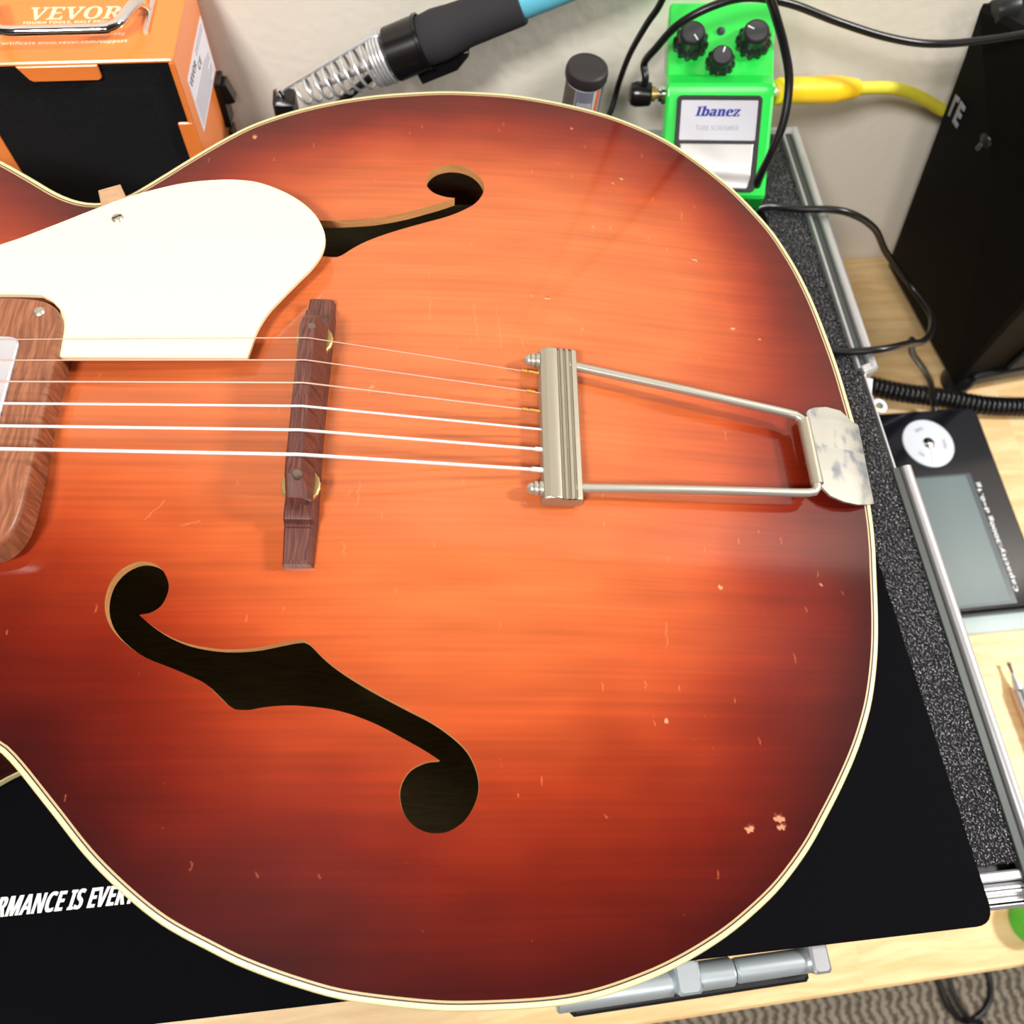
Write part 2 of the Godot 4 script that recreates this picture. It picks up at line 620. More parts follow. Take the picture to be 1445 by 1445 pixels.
func sheet(holes: Array, edge: PackedVector2Array, step: float, y_of: Callable, thickness: float) -> Array:
	# triangulates the region inside edge and outside the holes: [points, triangles]
	var pts := PackedVector2Array()
	pts.append_array(edge)
	for h in holes:
		pts.append_array(h)
	var boxes := []
	for h in holes:
		var r := Rect2(h[0], Vector2.ZERO)
		for p in h:
			r = r.expand(p)
		boxes.append(r.grow(6.0))
	var row := 0
	var rng := RandomNumberGenerator.new()
	rng.seed = 3
	var x := -490.0
	while x < 22.0:
		var z := -209.0 + (step * 0.5 if row % 2 else 0.0)
		while z < 212.0:
			var p := Vector2(x + rng.randf_range(-0.3, 0.3), z + rng.randf_range(-0.3, 0.3))
			if sample(grid, x, z) > 3.0 + step * 0.6:
				var free := true
				for k in holes.size():
					if boxes[k].has_point(p):
						if Geometry2D.is_point_in_polygon(p, holes[k]):
							free = false
							break
						for q in holes[k]:
							if p.distance_squared_to(q) < 7.0:
								free = false
								break
						if not free:
							break
				if free:
					pts.append(p)
			z += step
		x += step * 0.87
		row += 1
	var ti := Geometry2D.triangulate_delaunay(pts)
	var keep := PackedInt32Array()
	for k in range(0, ti.size(), 3):
		var c := (pts[ti[k]] + pts[ti[k + 1]] + pts[ti[k + 2]]) / 3.0
		if sample(grid, c.x, c.y) < 12.0 and not Geometry2D.is_point_in_polygon(c, edge):
			continue
		var out := false
		for h in holes.size():
			if boxes[h].has_point(c) and Geometry2D.is_point_in_polygon(c, holes[h]):
				out = true
		if out:
			continue
		var a := pts[ti[k]]
		var flip := (pts[ti[k + 1]] - a).cross(pts[ti[k + 2]] - a) < 0.0
		keep.append(ti[k])
		keep.append(ti[k + 2] if flip else ti[k + 1])
		keep.append(ti[k + 1] if flip else ti[k + 2])
	return [pts, keep]


func plate_mesh(called: String, parent: Node3D, data: Array, y_of: Callable, up: bool, m: Material) -> void:
	var pts: PackedVector2Array = data[0]
	var ti: PackedInt32Array = data[1].duplicate()
	var pv := PackedVector3Array()
	var pn := PackedVector3Array()
	var pu := PackedVector2Array()
	for p in pts:
		var y: float = y_of.call(p.x, p.y)
		var gx: float = (y_of.call(p.x + 4.0, p.y) - y_of.call(p.x - 4.0, p.y)) / 8.0
		var gz: float = (y_of.call(p.x, p.y + 4.0) - y_of.call(p.x, p.y - 4.0)) / 8.0
		var n := Vector3(-gx, 1, -gz).normalized()
		pv.append((inv * Vector3(p.x, y, p.y)) * MM)
		pn.append(n if up else -n)
		pu.append(Vector2((p.x + 502.0) / 532.0, (p.y + 217.0) / 434.0))
	if not up:
		for k in range(0, ti.size(), 3):
			var q := ti[k + 1]
			ti[k + 1] = ti[k + 2]
			ti[k + 2] = q
	var arr := []
	arr.resize(Mesh.ARRAY_MAX)
	arr[Mesh.ARRAY_VERTEX] = pv
	arr[Mesh.ARRAY_NORMAL] = pn
	arr[Mesh.ARRAY_TEX_UV] = pu
	arr[Mesh.ARRAY_INDEX] = ti
	var mesh := ArrayMesh.new()
	mesh.add_surface_from_arrays(Mesh.PRIMITIVE_TRIANGLES, arr)
	mesh.surface_set_material(0, m)
	var o := MeshInstance3D.new()
	o.name = called
	o.mesh = mesh
	parent.add_child(o, true)


func sunburst() -> StandardMaterial3D:
	# stained and sprayed spruce: amber in the middle, red, then brown at the rim, with grain, dings and scratches
	var w := 1064
	var h := 868
	var stops := [0.0, 10.0, 24.0, 42.0, 66.0, 95.0, 130.0, 175.0, 300.0]
	var cols := [rgb8(60, 16, 15), rgb8(72, 16, 13), rgb8(92, 22, 14), rgb8(114, 28, 14), rgb8(152, 50, 23), rgb8(194, 85, 42), rgb8(214, 110, 60), rgb8(220, 118, 67), rgb8(222, 121, 70)]
	var ramp := []
	for d in 300:
		var k := 0
		while d > stops[k + 1]:
			k += 1
		var f: float = (d - stops[k]) / (stops[k + 1] - stops[k])
		ramp.append(cols[k].lerp(cols[k + 1], f))
	var grain := fnoise(31, 1.0, 2)
	var cloud := fnoise(32, 0.012, 3)
	var im := noise_image(w, h, func(px: int, py: int) -> Color:
		var x := px * 0.5 - 502.0
		var z := py * 0.5 - 217.0
		var d := sample(grid, x, z) + cloud.get_noise_2d(x, z) * 9.0
		d *= 1.0 + 0.4 * smoothstep(-140.0, 10.0, x) + 0.55 * smoothstep(0.0, -120.0, z)
		d += 20.0 * smoothstep(70.0, -80.0, z)
		var c: Color = ramp[clampi(int(d), 0, 299)]
		var g := 1.0 + grain.get_noise_2d(x * 0.006, z * 0.42) * 0.06 + grain.get_noise_2d(x * 0.012 + 90.0, z * 0.07) * 0.07
		g *= 0.9
		return Color(c.r * g, c.g * g, c.b * g)).get_image()
	var rng := RandomNumberGenerator.new()
	rng.seed = 5
	var chips := [Vector3(-50.2, 64.4, 1.5), Vector3(-6, 61, 1), Vector3(-76.6, 116.8, 1.5), Vector3(-47.8, 154.7, 2.2), Vector3(-36.5, 151.1, 2.5), Vector3(-35.8, 154, 2.1), Vector3(-43.2, -102.5, 1.6), Vector3(-28.8, -63.3, 1.4), Vector3(-124.3, -68.1, 0.9), Vector3(-117.5, -68, 1.6)]
	chips += [Vector3(-93, -116, 1.1), Vector3(-84.1, -116.4, 0.8), Vector3(-80.5, -148.4, 1), Vector3(-75.8, -152.2, 1.4), Vector3(-259.1, -169.1, 2), Vector3(-99.5, -186.9, 1), Vector3(-192.4, -17.5, 1.2), Vector3(-101.6, -52.7, 0.9), Vector3(-16.4, -58.3, 0.8)]
	for k in 60:
		chips.append(Vector3(rng.randf_range(-330, 10), rng.randf_range(-195, 195), rng.randf_range(0.3, 0.5)))
	for ch in chips:
		var light := rgb8(214, 160, 122) if ch.z > 1.25 else rgb8(206, 140, 100)
		var r: float = ch.z
		for dx in range(int(-r * 3), int(r * 3) + 1):
			for dz in range(int(-r * 3), int(r * 3) + 1):
				var a := atan2(dz, dx)
				var rr := r * 1.7 * (0.85 + 0.2 * sin(a * 2.0 + ch.x) + 0.14 * sin(a * 5.0 + ch.y))
				var dist := Vector2(dx, dz).length()
				if dist < rr:
					var q := Vector2i(int((ch.x + 502.0) * 2.0) + dx, int((ch.y + 217.0) * 2.0) + dz)
					if q.x > 1 and q.y > 1 and q.x < w - 2 and q.y < h - 2:
						var k: float = 0.8 if ch.z > 0.6 else 0.3
						if ch.z > 1.25 and dist > rr * 0.55 and dz < 0:
							im.set_pixelv(q, im.get_pixelv(q).lerp(rgb8(120, 70, 50), 0.7))
						else:
							im.set_pixelv(q, im.get_pixelv(q).lerp(light, k))
	var lines := [Vector4(-194.7, 26.2, -195, 36.7), Vector4(-199.6, 51.2, -198.4, 56.9), Vector4(-74.3, 80, -74.4, 89.4), Vector4(-150.4, -61.8, -148.2, -41.9), Vector4(-140.3, -61.5, -138, -38.9), Vector4(-129.6, -44.7, -127.5, -37.5), Vector4(-276.5, 41.4, -269.2, 33.7), Vector4(-169.2, -63, -169.2, -52.3), Vector4(-22.2, 90.4, -21.6, 94.1)]
	lines += [Vector4(-191.3, -20.3, -193.6, -14), Vector4(-92.2, -116.6, -93.3, -111.6), Vector4(-199.4, 32.3, -197.6, 29.2), Vector4(-262.8, 44, -254.9, 42.1), Vector4(-40, 43, -40, 45.5), Vector4(-290.3, 141.6, -290.6, 143.9), Vector4(-41, 122.8, -40.2, 125.4), Vector4(-46.6, -133.3, -46.5, -127.6)]
	for k in 90:
		var p := Vector2(rng.randf_range(-340, 10), rng.randf_range(-195, 195))
		var len := rng.randf_range(1.0, 3.2)
		lines.append(Vector4(p.x, p.y, p.x + rng.randf_range(-0.5, 0.5), p.y + len))
	for l in lines:
		var a := Vector2(l.x, l.y)
		var b := Vector2(l.z, l.w)
		var n := int(a.distance_to(b) * 3.0) + 2
		for k in n:
			var p := a.lerp(b, float(k) / n) + Vector2(sin(k * 0.35) * 0.3, 0)
			var q := Vector2i(int((p.x + 502.0) * 2.0), int((p.y + 217.0) * 2.0))
			im.set_pixelv(q, im.get_pixelv(q).lerp(rgb8(226, 140, 90), 0.3))
	var m := mat("sunburst_lacquer", Color.WHITE, 0.4, 0.0, 0.15)
	m.albedo_texture = ImageTexture.create_from_image(im)
	m.clearcoat_enabled = true
	m.clearcoat = 0.8
	m.clearcoat_roughness = 0.1
	return m


func rim(called: String, parent: Node3D, o0: float, o1: float, y0: float, y1: float, m: Material, soft := 0.4) -> void:
	# a strip that follows the outline, between two insets and two heights
	var a := inset(o0)
	var a2 := inset(o0 + soft)
	var b := inset(o1)
	var rings := []
	for i in body.size():
		rings.append(PackedVector3Array([Vector3(a[i].x, y0, a[i].y), Vector3(a[i].x, y1 - soft, a[i].y), Vector3(a2[i].x, y1, a2[i].y), Vector3(b[i].x, y1, b[i].y), Vector3(b[i].x, y0, b[i].y)]))
	done(Mb.new().loft(rings, false, true), called, parent, m, 50.0)


func make_guitar() -> void:
	var g := thing("archtop_guitar", "sunburst archtop guitar with cream binding and ivory pickguard lying on its back", "guitar", Vector3(-150, -97, 0))
	var far_hole := PackedVector2Array()
	var near_hole := f_hole()
	for p in near_hole:
		var s := smoothstep(-215.0, -158.0, p.x)
		far_hole.append(Vector2(p.x + 1.6 * s, -(p.y - 1.9 * s)))
	var edge := inset(2.9)
	var top := sheet([near_hole, far_hole], edge, 6.5, top_y, 0.0)
	plate_mesh("top_plate", g, top, top_y, true, sunburst())
	plate_mesh("top_lining", g, top, func(x: float, z: float) -> float: return top_y(x, z) - 4.8, false, mats["inside_wood"])
	var back := sheet([], edge, 14.0, top_y, 0.0)
	plate_mesh("back_lining", g, back, func(x: float, z: float) -> float: return -80.0 - top_y(x, z) * 0.7, true, mats["inside_wood"])
	plate_mesh("back_plate", g, back, func(x: float, z: float) -> float: return -83.0 - top_y(x, z) * 0.85, false, mats["rib_lacquer"])
	for h in [near_hole, far_hole]:
		var upper := PackedVector3Array()
		var lower := PackedVector3Array()
		for p in h:
			upper.append(Vector3(p.x, top_y(p.x, p.y) + 0.02, p.y))
			lower.append(Vector3(p.x, top_y(p.x, p.y) - 4.8, p.y))
		var mb := Mb.new()
		mb.loft([upper, lower], false)
		done(mb, "f_hole_edge", g, mats["raw_spruce"], 60.0)
	rim("rib", g, 0.35, 3.2, -79.0, -5.0, mats["rib_lacquer"], 0.1)
	rim("binding", g, 0.0, 1.9, -5.6, 0.15, mats["binding_cream"], 0.7)
	rim("purfling_line", g, 1.9, 2.35, -2.0, 0.12, mats["purfling_black"], 0.05)
	rim("purfling_line", g, 2.35, 3.1, -2.0, 0.12, mats["purfling_tan"], 0.1)
	rim("back_binding", g, 0.0, 3.2, -84.5, -78.8, mats["binding_cream"], 0.5)
	# fingerboard and neck, beyond the frame
	done(Mb.new().box(Vector3(-500, 18, 0.5), Vector3(190, 7, 56), Basis(), 1.0), "fingerboard", g, mats["rosewood"])
	done(Mb.new().box(Vector3(-550, 2, 0.5), Vector3(112, 25, 50), Basis(), 6.0), "neck", g, mats["rib_lacquer"])
	make_pickguard(g)
	make_pickup(g)
	make_bridge(g)
	make_tailpiece(g)
	make_strings(g)


func make_pickguard(g: Node3D) -> void:
	var upper_edge := [Vector2(-434.1, -43.1), Vector2(-398.6, -55.3), Vector2(-351.8, -78.4), Vector2(-334.6, -88.6), Vector2(-317.0, -100.0), Vector2(-303.4, -108.3), Vector2(-289.2, -114.7), Vector2(-279.4, -118.1), Vector2(-269.3, -120.2), Vector2(-259.0, -121.2), Vector2(-248.4, -120.3), Vector2(-237.5, -116.1)]
	var lower_edge := [Vector2(-228.6, -110.4), Vector2(-221.8, -103.4), Vector2(-217.6, -95.5), Vector2(-216.2, -89.3), Vector2(-217.0, -82.4), Vector2(-220.5, -74.5), Vector2(-225.9, -66.6), Vector2(-232.0, -57.5), Vector2(-237.0, -49.4), Vector2(-240.5, -40.3), Vector2(-241.9, -32.1), Vector2(-243.0, -26.5)]
	var poly := spline2(upper_edge + lower_edge, 4)
	for p in [Vector2(-279.8, -25.2), Vector2(-316.9, -23.7), Vector2(-318.2, -25.1), Vector2(-318.0, -33.0), Vector2(-319.0, -41.1), Vector2(-320.7, -46.4), Vector2(-324.4, -50.8), Vector2(-329.5, -53.7), Vector2(-336.8, -53.7), Vector2(-354.9, -52.9), Vector2(-403.6, -50.2), Vector2(-432.0, -41.1)]:
		poly.append(p)
	done(Mb.new().prism(poly, 18.2, 20.6, Basis(), Vector3.ZERO, 0.5), "pickguard", g, mats["ivory"], 20.0)
	var s := sub("pickguard_screw", g)
	done(Mb.new().lathe([Vector2(0, 20.1), Vector2(2.6, 20.1), Vector2(2.6, 20.7), Vector2(1.8, 21.5), Vector2(0, 21.7)], Vector3(-305.8, 0, -95.5), Vector3.UP, 20), "screw_head", s, mats["aged_nickel"])
	done(Mb.new().box(Vector3(-305.8, 21.6, -95.5), Vector3(4.2, 0.25, 0.7), Basis(Vector3.UP, 0.6), 0.05), "screw_slot", s, mats["purfling_black"])
	var blk := PackedVector2Array([Vector2(-320.4, -117.1), Vector2(-311.4, -121.4), Vector2(-306, -110.5), Vector2(-301, -98), Vector2(-311, -94), Vector2(-317, -107)])
	done(Mb.new().prism(blk, 2.0, 14.0, Basis(), Vector3.ZERO, 0.5), "pickguard_bracket", g, mats["block_wood"], 20.0)


func make_pickup(g: Node3D) -> void:
	var p := sub("pickup", g)
	var half := [Vector2(-350, -49.4), Vector2(-343.8, -49.4), Vector2(-334.4, -49.6), Vector2(-326.9, -48.8), Vector2(-322.1, -46.5), Vector2(-318.7, -42.5), Vector2(-317.2, -38), Vector2(-316.6, -30.8), Vector2(-315.9, -15), Vector2(-315.5, 2.7), Vector2(-315.4, 20.4), Vector2(-315.2, 36), Vector2(-315.5, 46), Vector2(-317, 53), Vector2(-320.6, 58.5), Vector2(-326, 61), Vector2(-335, 62), Vector2(-350, 62)]
	var poly := spline2(half, 3)
	poly.append(Vector2(-356, 60))
	poly.append(Vector2(-360, 54))
	poly.append(Vector2(-360, -42))
	poly.append(Vector2(-356, -47))
	var rings := []
	for lv in [[0.0, 11.0], [0.0, 21.6], [0.35, 22.8], [1.2, 23.7], [2.4, 24.0]]:
		var q := poly
		if lv[0] > 0.0:
			q = Mb.align(poly, shrink(poly, lv[0]))
		rings.append(Mb.ring(q, lv[1], Basis(), Vector3.ZERO))
	done(Mb.new().loft(rings), "housing", p, mats["walnut"], 40.0)
	var blade := round_rect(-343, -29.5, -330.4, 40, 4.0)
	done(Mb.new().prism(blade, 20.0, 25.6, Basis(), Vector3.ZERO, 0.6), "pole_cover", p, mats["brushed_steel"], 30.0)
	for z in [-42.6, 54.0]:
		done(Mb.new().lathe([Vector2(0, 23.2), Vector2(2.3, 23.2), Vector2(2.3, 24.2), Vector2(1.5, 24.9), Vector2(0, 25.0)], Vector3(-326.4 if z < 0 else -327.0, 0, z), Vector3.UP, 18), "screw", p, mats["aged_nickel"])


func shrink(poly: PackedVector2Array, d: float) -> PackedVector2Array:
	# moves every point inwards by d, keeping the count
	var out := PackedVector2Array()
	var n := poly.size()
	var s := 1.0 if Geometry2D.is_polygon_clockwise(poly) else -1.0
	for i in n:
		var tg := (poly[(i + 1) % n] - poly[(i - 1 + n) % n]).normalized()
		out.append(poly[i] + Vector2(-tg.y, tg.x) * d * -s)
	return out


func make_bridge(g: Node3D) -> void:
	var b := sub("bridge", g)
	# the foot follows the arch and steps up from each end to the middle
	var rings := []
	for s in [[-60.0, 4.2, 5.1], [-52.6, 4.6, 5.3], [-52.0, 6.6, 5.6], [-46.4, 6.9, 5.7], [-45.6, 9.0, 5.7], [-41.0, 9.2, 5.6], [-20.0, 8.2, 5.4], [0.0, 7.6, 5.3], [20.0, 7.8, 5.4], [36.0, 8.6, 5.6], [43.0, 8.8, 5.7], [45.2, 8.2, 5.7], [46.0, 5.6, 5.7], [47.2, 5.6, 5.6], [48.0, 6.4, 5.5], [61.5, 5.0, 5.2]]:
		var z: float = s[0]
		var y0 := top_y(-215.6, z) - 0.6
		var y1: float = y0 + s[1] + 0.6
		var w: float = s[2]
		rings.append(PackedVector3Array([Vector3(-215.9 - w - 0.4, y0, z), Vector3(-215.9 - w, y1 - 0.7, z), Vector3(-215.9 - w + 0.7, y1, z), Vector3(-215.7 + w - 1.2, y1, z), Vector3(-215.7 + w - 0.3, y1 - 1.1, z), Vector3(-215.7 + w + 0.7, y0, z)]))
	done(Mb.new().loft(rings), "foot", b, mats["rosewood"], 25.0)
	rings = []
	for s in [[-41.5, 0.0, 29.0], [-41.0, 0.6, 31.0], [-36.0, 0.6, 36.0], [-33.0, 0.6, 37.0], [0.0, 0.6, 37.4], [29.0, 0.6, 37.0], [33.0, 0.6, 36.0], [40.0, 0.6, 30.0], [41.0, 0.0, 27.5]]:
		var z: float = s[0]
		var y: float = s[2]
		var lo := 25.6
		rings.append(PackedVector3Array([Vector3(-219.9, lo, z), Vector3(-219.9, y - 1.0, z), Vector3(-218.9, y, z), Vector3(-217.6, y + 0.3, z), Vector3(-213.6, y, z), Vector3(-210.6, lo + 3.0, z), Vector3(-210.4, lo, z)]))
	done(Mb.new().loft(rings), "saddle", b, mats["rosewood"], 25.0)
	for z in [-33.4, 32.6]:
		var w := sub("height_screw", b)
		done(Mb.new().lathe([Vector2(0, 0), Vector2(7.0, 0), Vector2(7.5, 0.4), Vector2(7.5, 1.9), Vector2(7.0, 2.3), Vector2(0, 2.3)], Vector3(-215.6, 23.1, z), Vector3.UP, 40, 20, 0.25), "thumbwheel", w, mats["brass"], 30.0)
		done(Mb.new().lathe([Vector2(0, 0), Vector2(1.9, 0), Vector2(1.9, 17.6), Vector2(1.4, 18.2), Vector2(0, 18.3)], Vector3(-215.2, 19.0, z + (2.0 if z < 0 else 0.5)), Vector3.UP, 16), "post", w, mats["post_steel"])


func make_tailpiece(g: Node3D) -> void:
	var t := sub("tailpiece", g)
	var prof := [Vector2(-123.0, 15.6), Vector2(-123.2, 20.0), Vector2(-122.2, 22.6), Vector2(-120.0, 24.0), Vector2(-117.4, 24.2), Vector2(-115.4, 23.6), Vector2(-114.9, 22.3), Vector2(-114.3, 22.3), Vector2(-113.9, 23.5), Vector2(-112.9, 23.6), Vector2(-112.5, 22.3), Vector2(-111.9, 22.3), Vector2(-111.5, 23.4), Vector2(-110.4, 23.3), Vector2(-110.0, 22.1), Vector2(-109.4, 22.1), Vector2(-109.0, 23.0), Vector2(-107.2, 22.6), Vector2(-106.8, 21.8), Vector2(-106.8, 15.6)]
	var rings := []
	for z in [-34.6, -34.0, 34.2, 34.8]:
		var r := PackedVector3Array()
		for p in prof:
			var k := 0.94 if absf(z) > 34.4 else 1.0
			r.append(Vector3(-115.0 + (p.x + 115.0) * k, 19.6 + (p.y - 19.6) * k, z))
		rings.append(r)
	done(Mb.new().loft(rings), "crossbar", t, mats["aged_nickel"], 28.0)
	for z in [-30.0, 29.6]:
		var c := Vector3(-123.0, 20.6, z)
		done(Mb.new().lathe([Vector2(0, -0.5), Vector2(3.0, -0.5), Vector2(3.0, 0.9), Vector2(2.2, 1.1), Vector2(2.2, 1.5), Vector2(3.1, 1.7), Vector2(3.1, 3.0), Vector2(2.3, 3.2), Vector2(2.5, 3.6), Vector2(2.4, 4.6), Vector2(1.5, 5.8), Vector2(0, 6.2)], c, Vector3.LEFT, 18), "acorn_nut", t, mats["nickel_plate"], 30.0)
	# one bent wire: out along the far side, across the hinge, back along the near side
	var path := spline([Vector3(-110, 20.6, -28.2), Vector3(-60, 16.2, -20.6), Vector3(-14, 11.2, -13.9)], 6)
	path.append_array(PackedVector3Array([Vector3(-9.5, 10.8, -13.0), Vector3(-7.2, 10.6, -11.5), Vector3(-6.2, 10.4, -8.5)]))
	path.append_array(PackedVector3Array([Vector3(-4.6, 9.8, 18.5), Vector3(-4.9, 9.8, 21.4), Vector3(-6.4, 9.9, 23.2), Vector3(-9.5, 10.2, 23.9)]))
	path.append_array(spline([Vector3(-14, 10.6, 24.2), Vector3(-60, 15.8, 26.4), Vector3(-110, 20.6, 29.0)], 6))
	done(Mb.new().tube(path, 1.9, 12), "trapeze_wire", t, mats["nickel_plate"], 60.0)
	done(Mb.new().tube(PackedVector3Array([Vector3(-5.9, 9.9, -11.5), Vector3(-4.3, 9.5, 19.5)]), 2.7, 16), "hinge_barrel", t, mats["aged_nickel"], 60.0)
	# anchor plate: lies on the rim, rounded at both ends, and turns down over the tail
	var prof2 := [Vector2(-3.0, 8.2), Vector2(-1.0, 7.4), Vector2(2.0, 6.8), Vector2(8.0, 5.9), Vector2(15.0, 4.4), Vector2(21.0, 2.2), Vector2(24.0, 0.9), Vector2(25.6, -1.6), Vector2(26.0, -8.0), Vector2(26.0, -40.0)]
	var ends := [[-16.0, 17.5], [-18.2, 20.2], [-19.6, 23.4], [-20.6, 25.6], [-19.8, 26.2], [-15.6, 25.0], [-14.6, 24.0], [-14.0, 22.6], [-14.0, 22.4], [-12.0, 20.0]]
	var mb := Mb.new()
	rings = []
	for i in prof2.size():
		var p: Vector2 = prof2[i]
		var q: Vector2 = prof2[mini(i + 1, prof2.size() - 1)] - prof2[maxi(i - 1, 0)]
		var n := Vector2(q.y, -q.x).normalized() * 1.1
		var z0: float = ends[i][0]
		var z1: float = ends[i][1]
		rings.append(PackedVector3Array([Vector3(p.x, p.y, z0), Vector3(p.x, p.y, z1), Vector3(p.x + n.x, p.y + n.y, z1), Vector3(p.x + n.x, p.y + n.y, z0)]))
	mb.loft(rings)
	done(mb, "anchor_plate", t, mats["smudged_nickel"], 30.0)


func make_strings(g: Node3D) -> void:
	var dia := [0.34, 0.44, 0.62, 0.84, 1.05, 1.3]
	var z_tail := [-23.2, -13.8, -5.0, 3.3, 12.5, 21.6]
	for k in 6:
		var s := k / 5.0 - 0.5
		var zb := 0.5 + 51.2 * s
		var zn := 0.0 + 49.2 * s
		var slope := (zb - zn) / 64.0
		var nut := Vector3(-590, 37.8 - 0.0617 * 375.0, zb - slope * 375.0)
		var crown := Vector3(-215.8, 38.0, zb)
		var tail := Vector3(-121.0, 20.8, z_tail[k])
		var path := PackedVector3Array([nut, nut.lerp(crown, 0.5), crown + Vector3(-3, -0.12, 0), crown, crown.lerp(tail, 0.03), crown.lerp(tail, 0.5), tail])
		var m: Material = mats["string_steel"] if k > 2 else mats["string_plain"]
		done(Mb.new().tube(path, dia[k] * 0.5 + (0.06 if k < 3 else 0.1), 8), "string", g, m, 70.0)
		if k < 3:
			var d := (tail - crown).normalized()
			for seg in [[2.0, 6.5], [7.1, 9.6]] if k != 1 else [[4.0, 7.5]]:
				done(Mb.new().tube(PackedVector3Array([tail - d * seg[1], tail - d * seg[0]]), 0.75, 10), "ball_end_wrap", g, mats["gold_wrap"], 60.0)
		elif k > 3:
			var d := (tail - crown).normalized()
			done(Mb.new().tube(PackedVector3Array([tail - d * (4.5 if k == 4 else 6.0), tail - d * 1.2]), dia[k] * 0.5 + 0.45, 10), "ball_end_wrap", g, mats["string_steel"], 60.0)


# ---------------------------------------------------------------- the bench and what stands on it
var pedal_origin := Vector3(6.4, -97.2, -228.2)          # middle of its front lower edge
var pedal_basis := Basis(Vector3.UP, deg_to_rad(-2.3)) * Basis(Vector3.RIGHT, deg_to_rad(21.8)) * Basis(Vector3.BACK, deg_to_rad(9.1)) * 0.9025


func make_room() -> void:
	var zb := -349.0
	var ctr := Vector3(0, 0, 0)
	for w in [["wall_back", Vector3(0, 200, zb - 60), Vector3(4200, 2400, 120)], ["wall_front", Vector3(0, 200, zb + 3460), Vector3(4200, 2400, 120)], ["wall_left", Vector3(-2060, 200, zb + 1700), Vector3(120, 2400, 3400)], ["wall_right", Vector3(2060, 200, zb + 1700), Vector3(120, 2400, 3400)]]:
		var o := thing(w[0], "painted wall", "wall", L(w[1].x, -1000, w[1].z), 6.0)
		done(Mb.new().box(L(w[1].x, w[1].y, w[1].z), w[2], bench_basis, 0.5), "wall_panel", o, mats["wall_paint" if w[0] == "wall_back" else "unseen_wall_dark"])
		structure(o, {"wall_back": "cream painted wall behind the bench", "wall_front": "unseen wall opposite the bench, kept dark to dim reflections", "wall_left": "unseen wall left of the bench, kept dark to dim reflections", "wall_right": "unseen wall right of the bench, kept dark to dim reflections"}[w[0]])
	var f := thing("floor", "grey brown loop pile carpet below the bench front", "floor", L(0, -1000, zb + 1700), 6.0)
	structure(f)
	var carpet := mat("loop_carpet", Color.WHITE, 0.95, 0.0, 0.2)
	var nz := fnoise(41, 0.05, 2)
	carpet.albedo_texture = noise_image(256, 256, func(x: int, y: int) -> Color:
		# rows of leaning loops, two tones
		var row := floorf(y / 32.0)
		var lean := (y - row * 32.0) * (0.4 if int(row) % 2 == 0 else -0.4)
		var u := fposmod(x + lean + row * 16.0 + nz.get_noise_2d(x, y) * 9.0, 32.0) / 32.0
		var k := smoothstep(0.1, 0.35, u) * (1.0 - smoothstep(0.62, 0.9, u))
		k = k * 0.8 + 0.15 + 0.5 * nz.get_noise_2d(x * 3.0 + 70.0, y * 3.0)
		return rgb8(92, 82, 72).lerp(rgb8(172, 162, 144), clampf(k, 0, 1)))
	carpet.uv1_triplanar = true
	carpet.uv1_scale = Vector3.ONE * (1000.0 / 124.0)
	carpet.heightmap_enabled = true
	carpet.heightmap_texture = carpet.albedo_texture
	carpet.heightmap_scale = 0.4
	done(Mb.new().box(L(0, -1050, zb + 1700), Vector3(4200, 100, 3640), bench_basis, 0.5), "carpet", f, carpet)
	var c := thing("ceiling", "unseen ceiling, kept dark to dim reflections in the guitar", "ceiling", L(0, 1400, zb + 1700), 6.0)
	structure(c)
	done(Mb.new().box(L(0, 1460, zb + 1700), Vector3(4200, 120, 3640), bench_basis, 0.5), "ceiling_panel", c, mats["unseen_ceiling_dark"])


func make_bench() -> void:
	var o := thing("workbench", "pale pine workbench along the cream wall with a bare front edge", "workbench", L(100, -1000, -40), 6.0)
	done(Mb.new().box(L(100, -318, -44.5), Vector3(1700, 40, 605), bench_basis, 2.0), "bench_top", o, mats["pine"])
	for x in [-700.0, 900.0]:
		for z in [-290.0, 190.0]:
			done(Mb.new().box(L(x, -669, z), Vector3(70, 662, 70), bench_basis, 3.0), "leg", o, mats["leg_paint"])


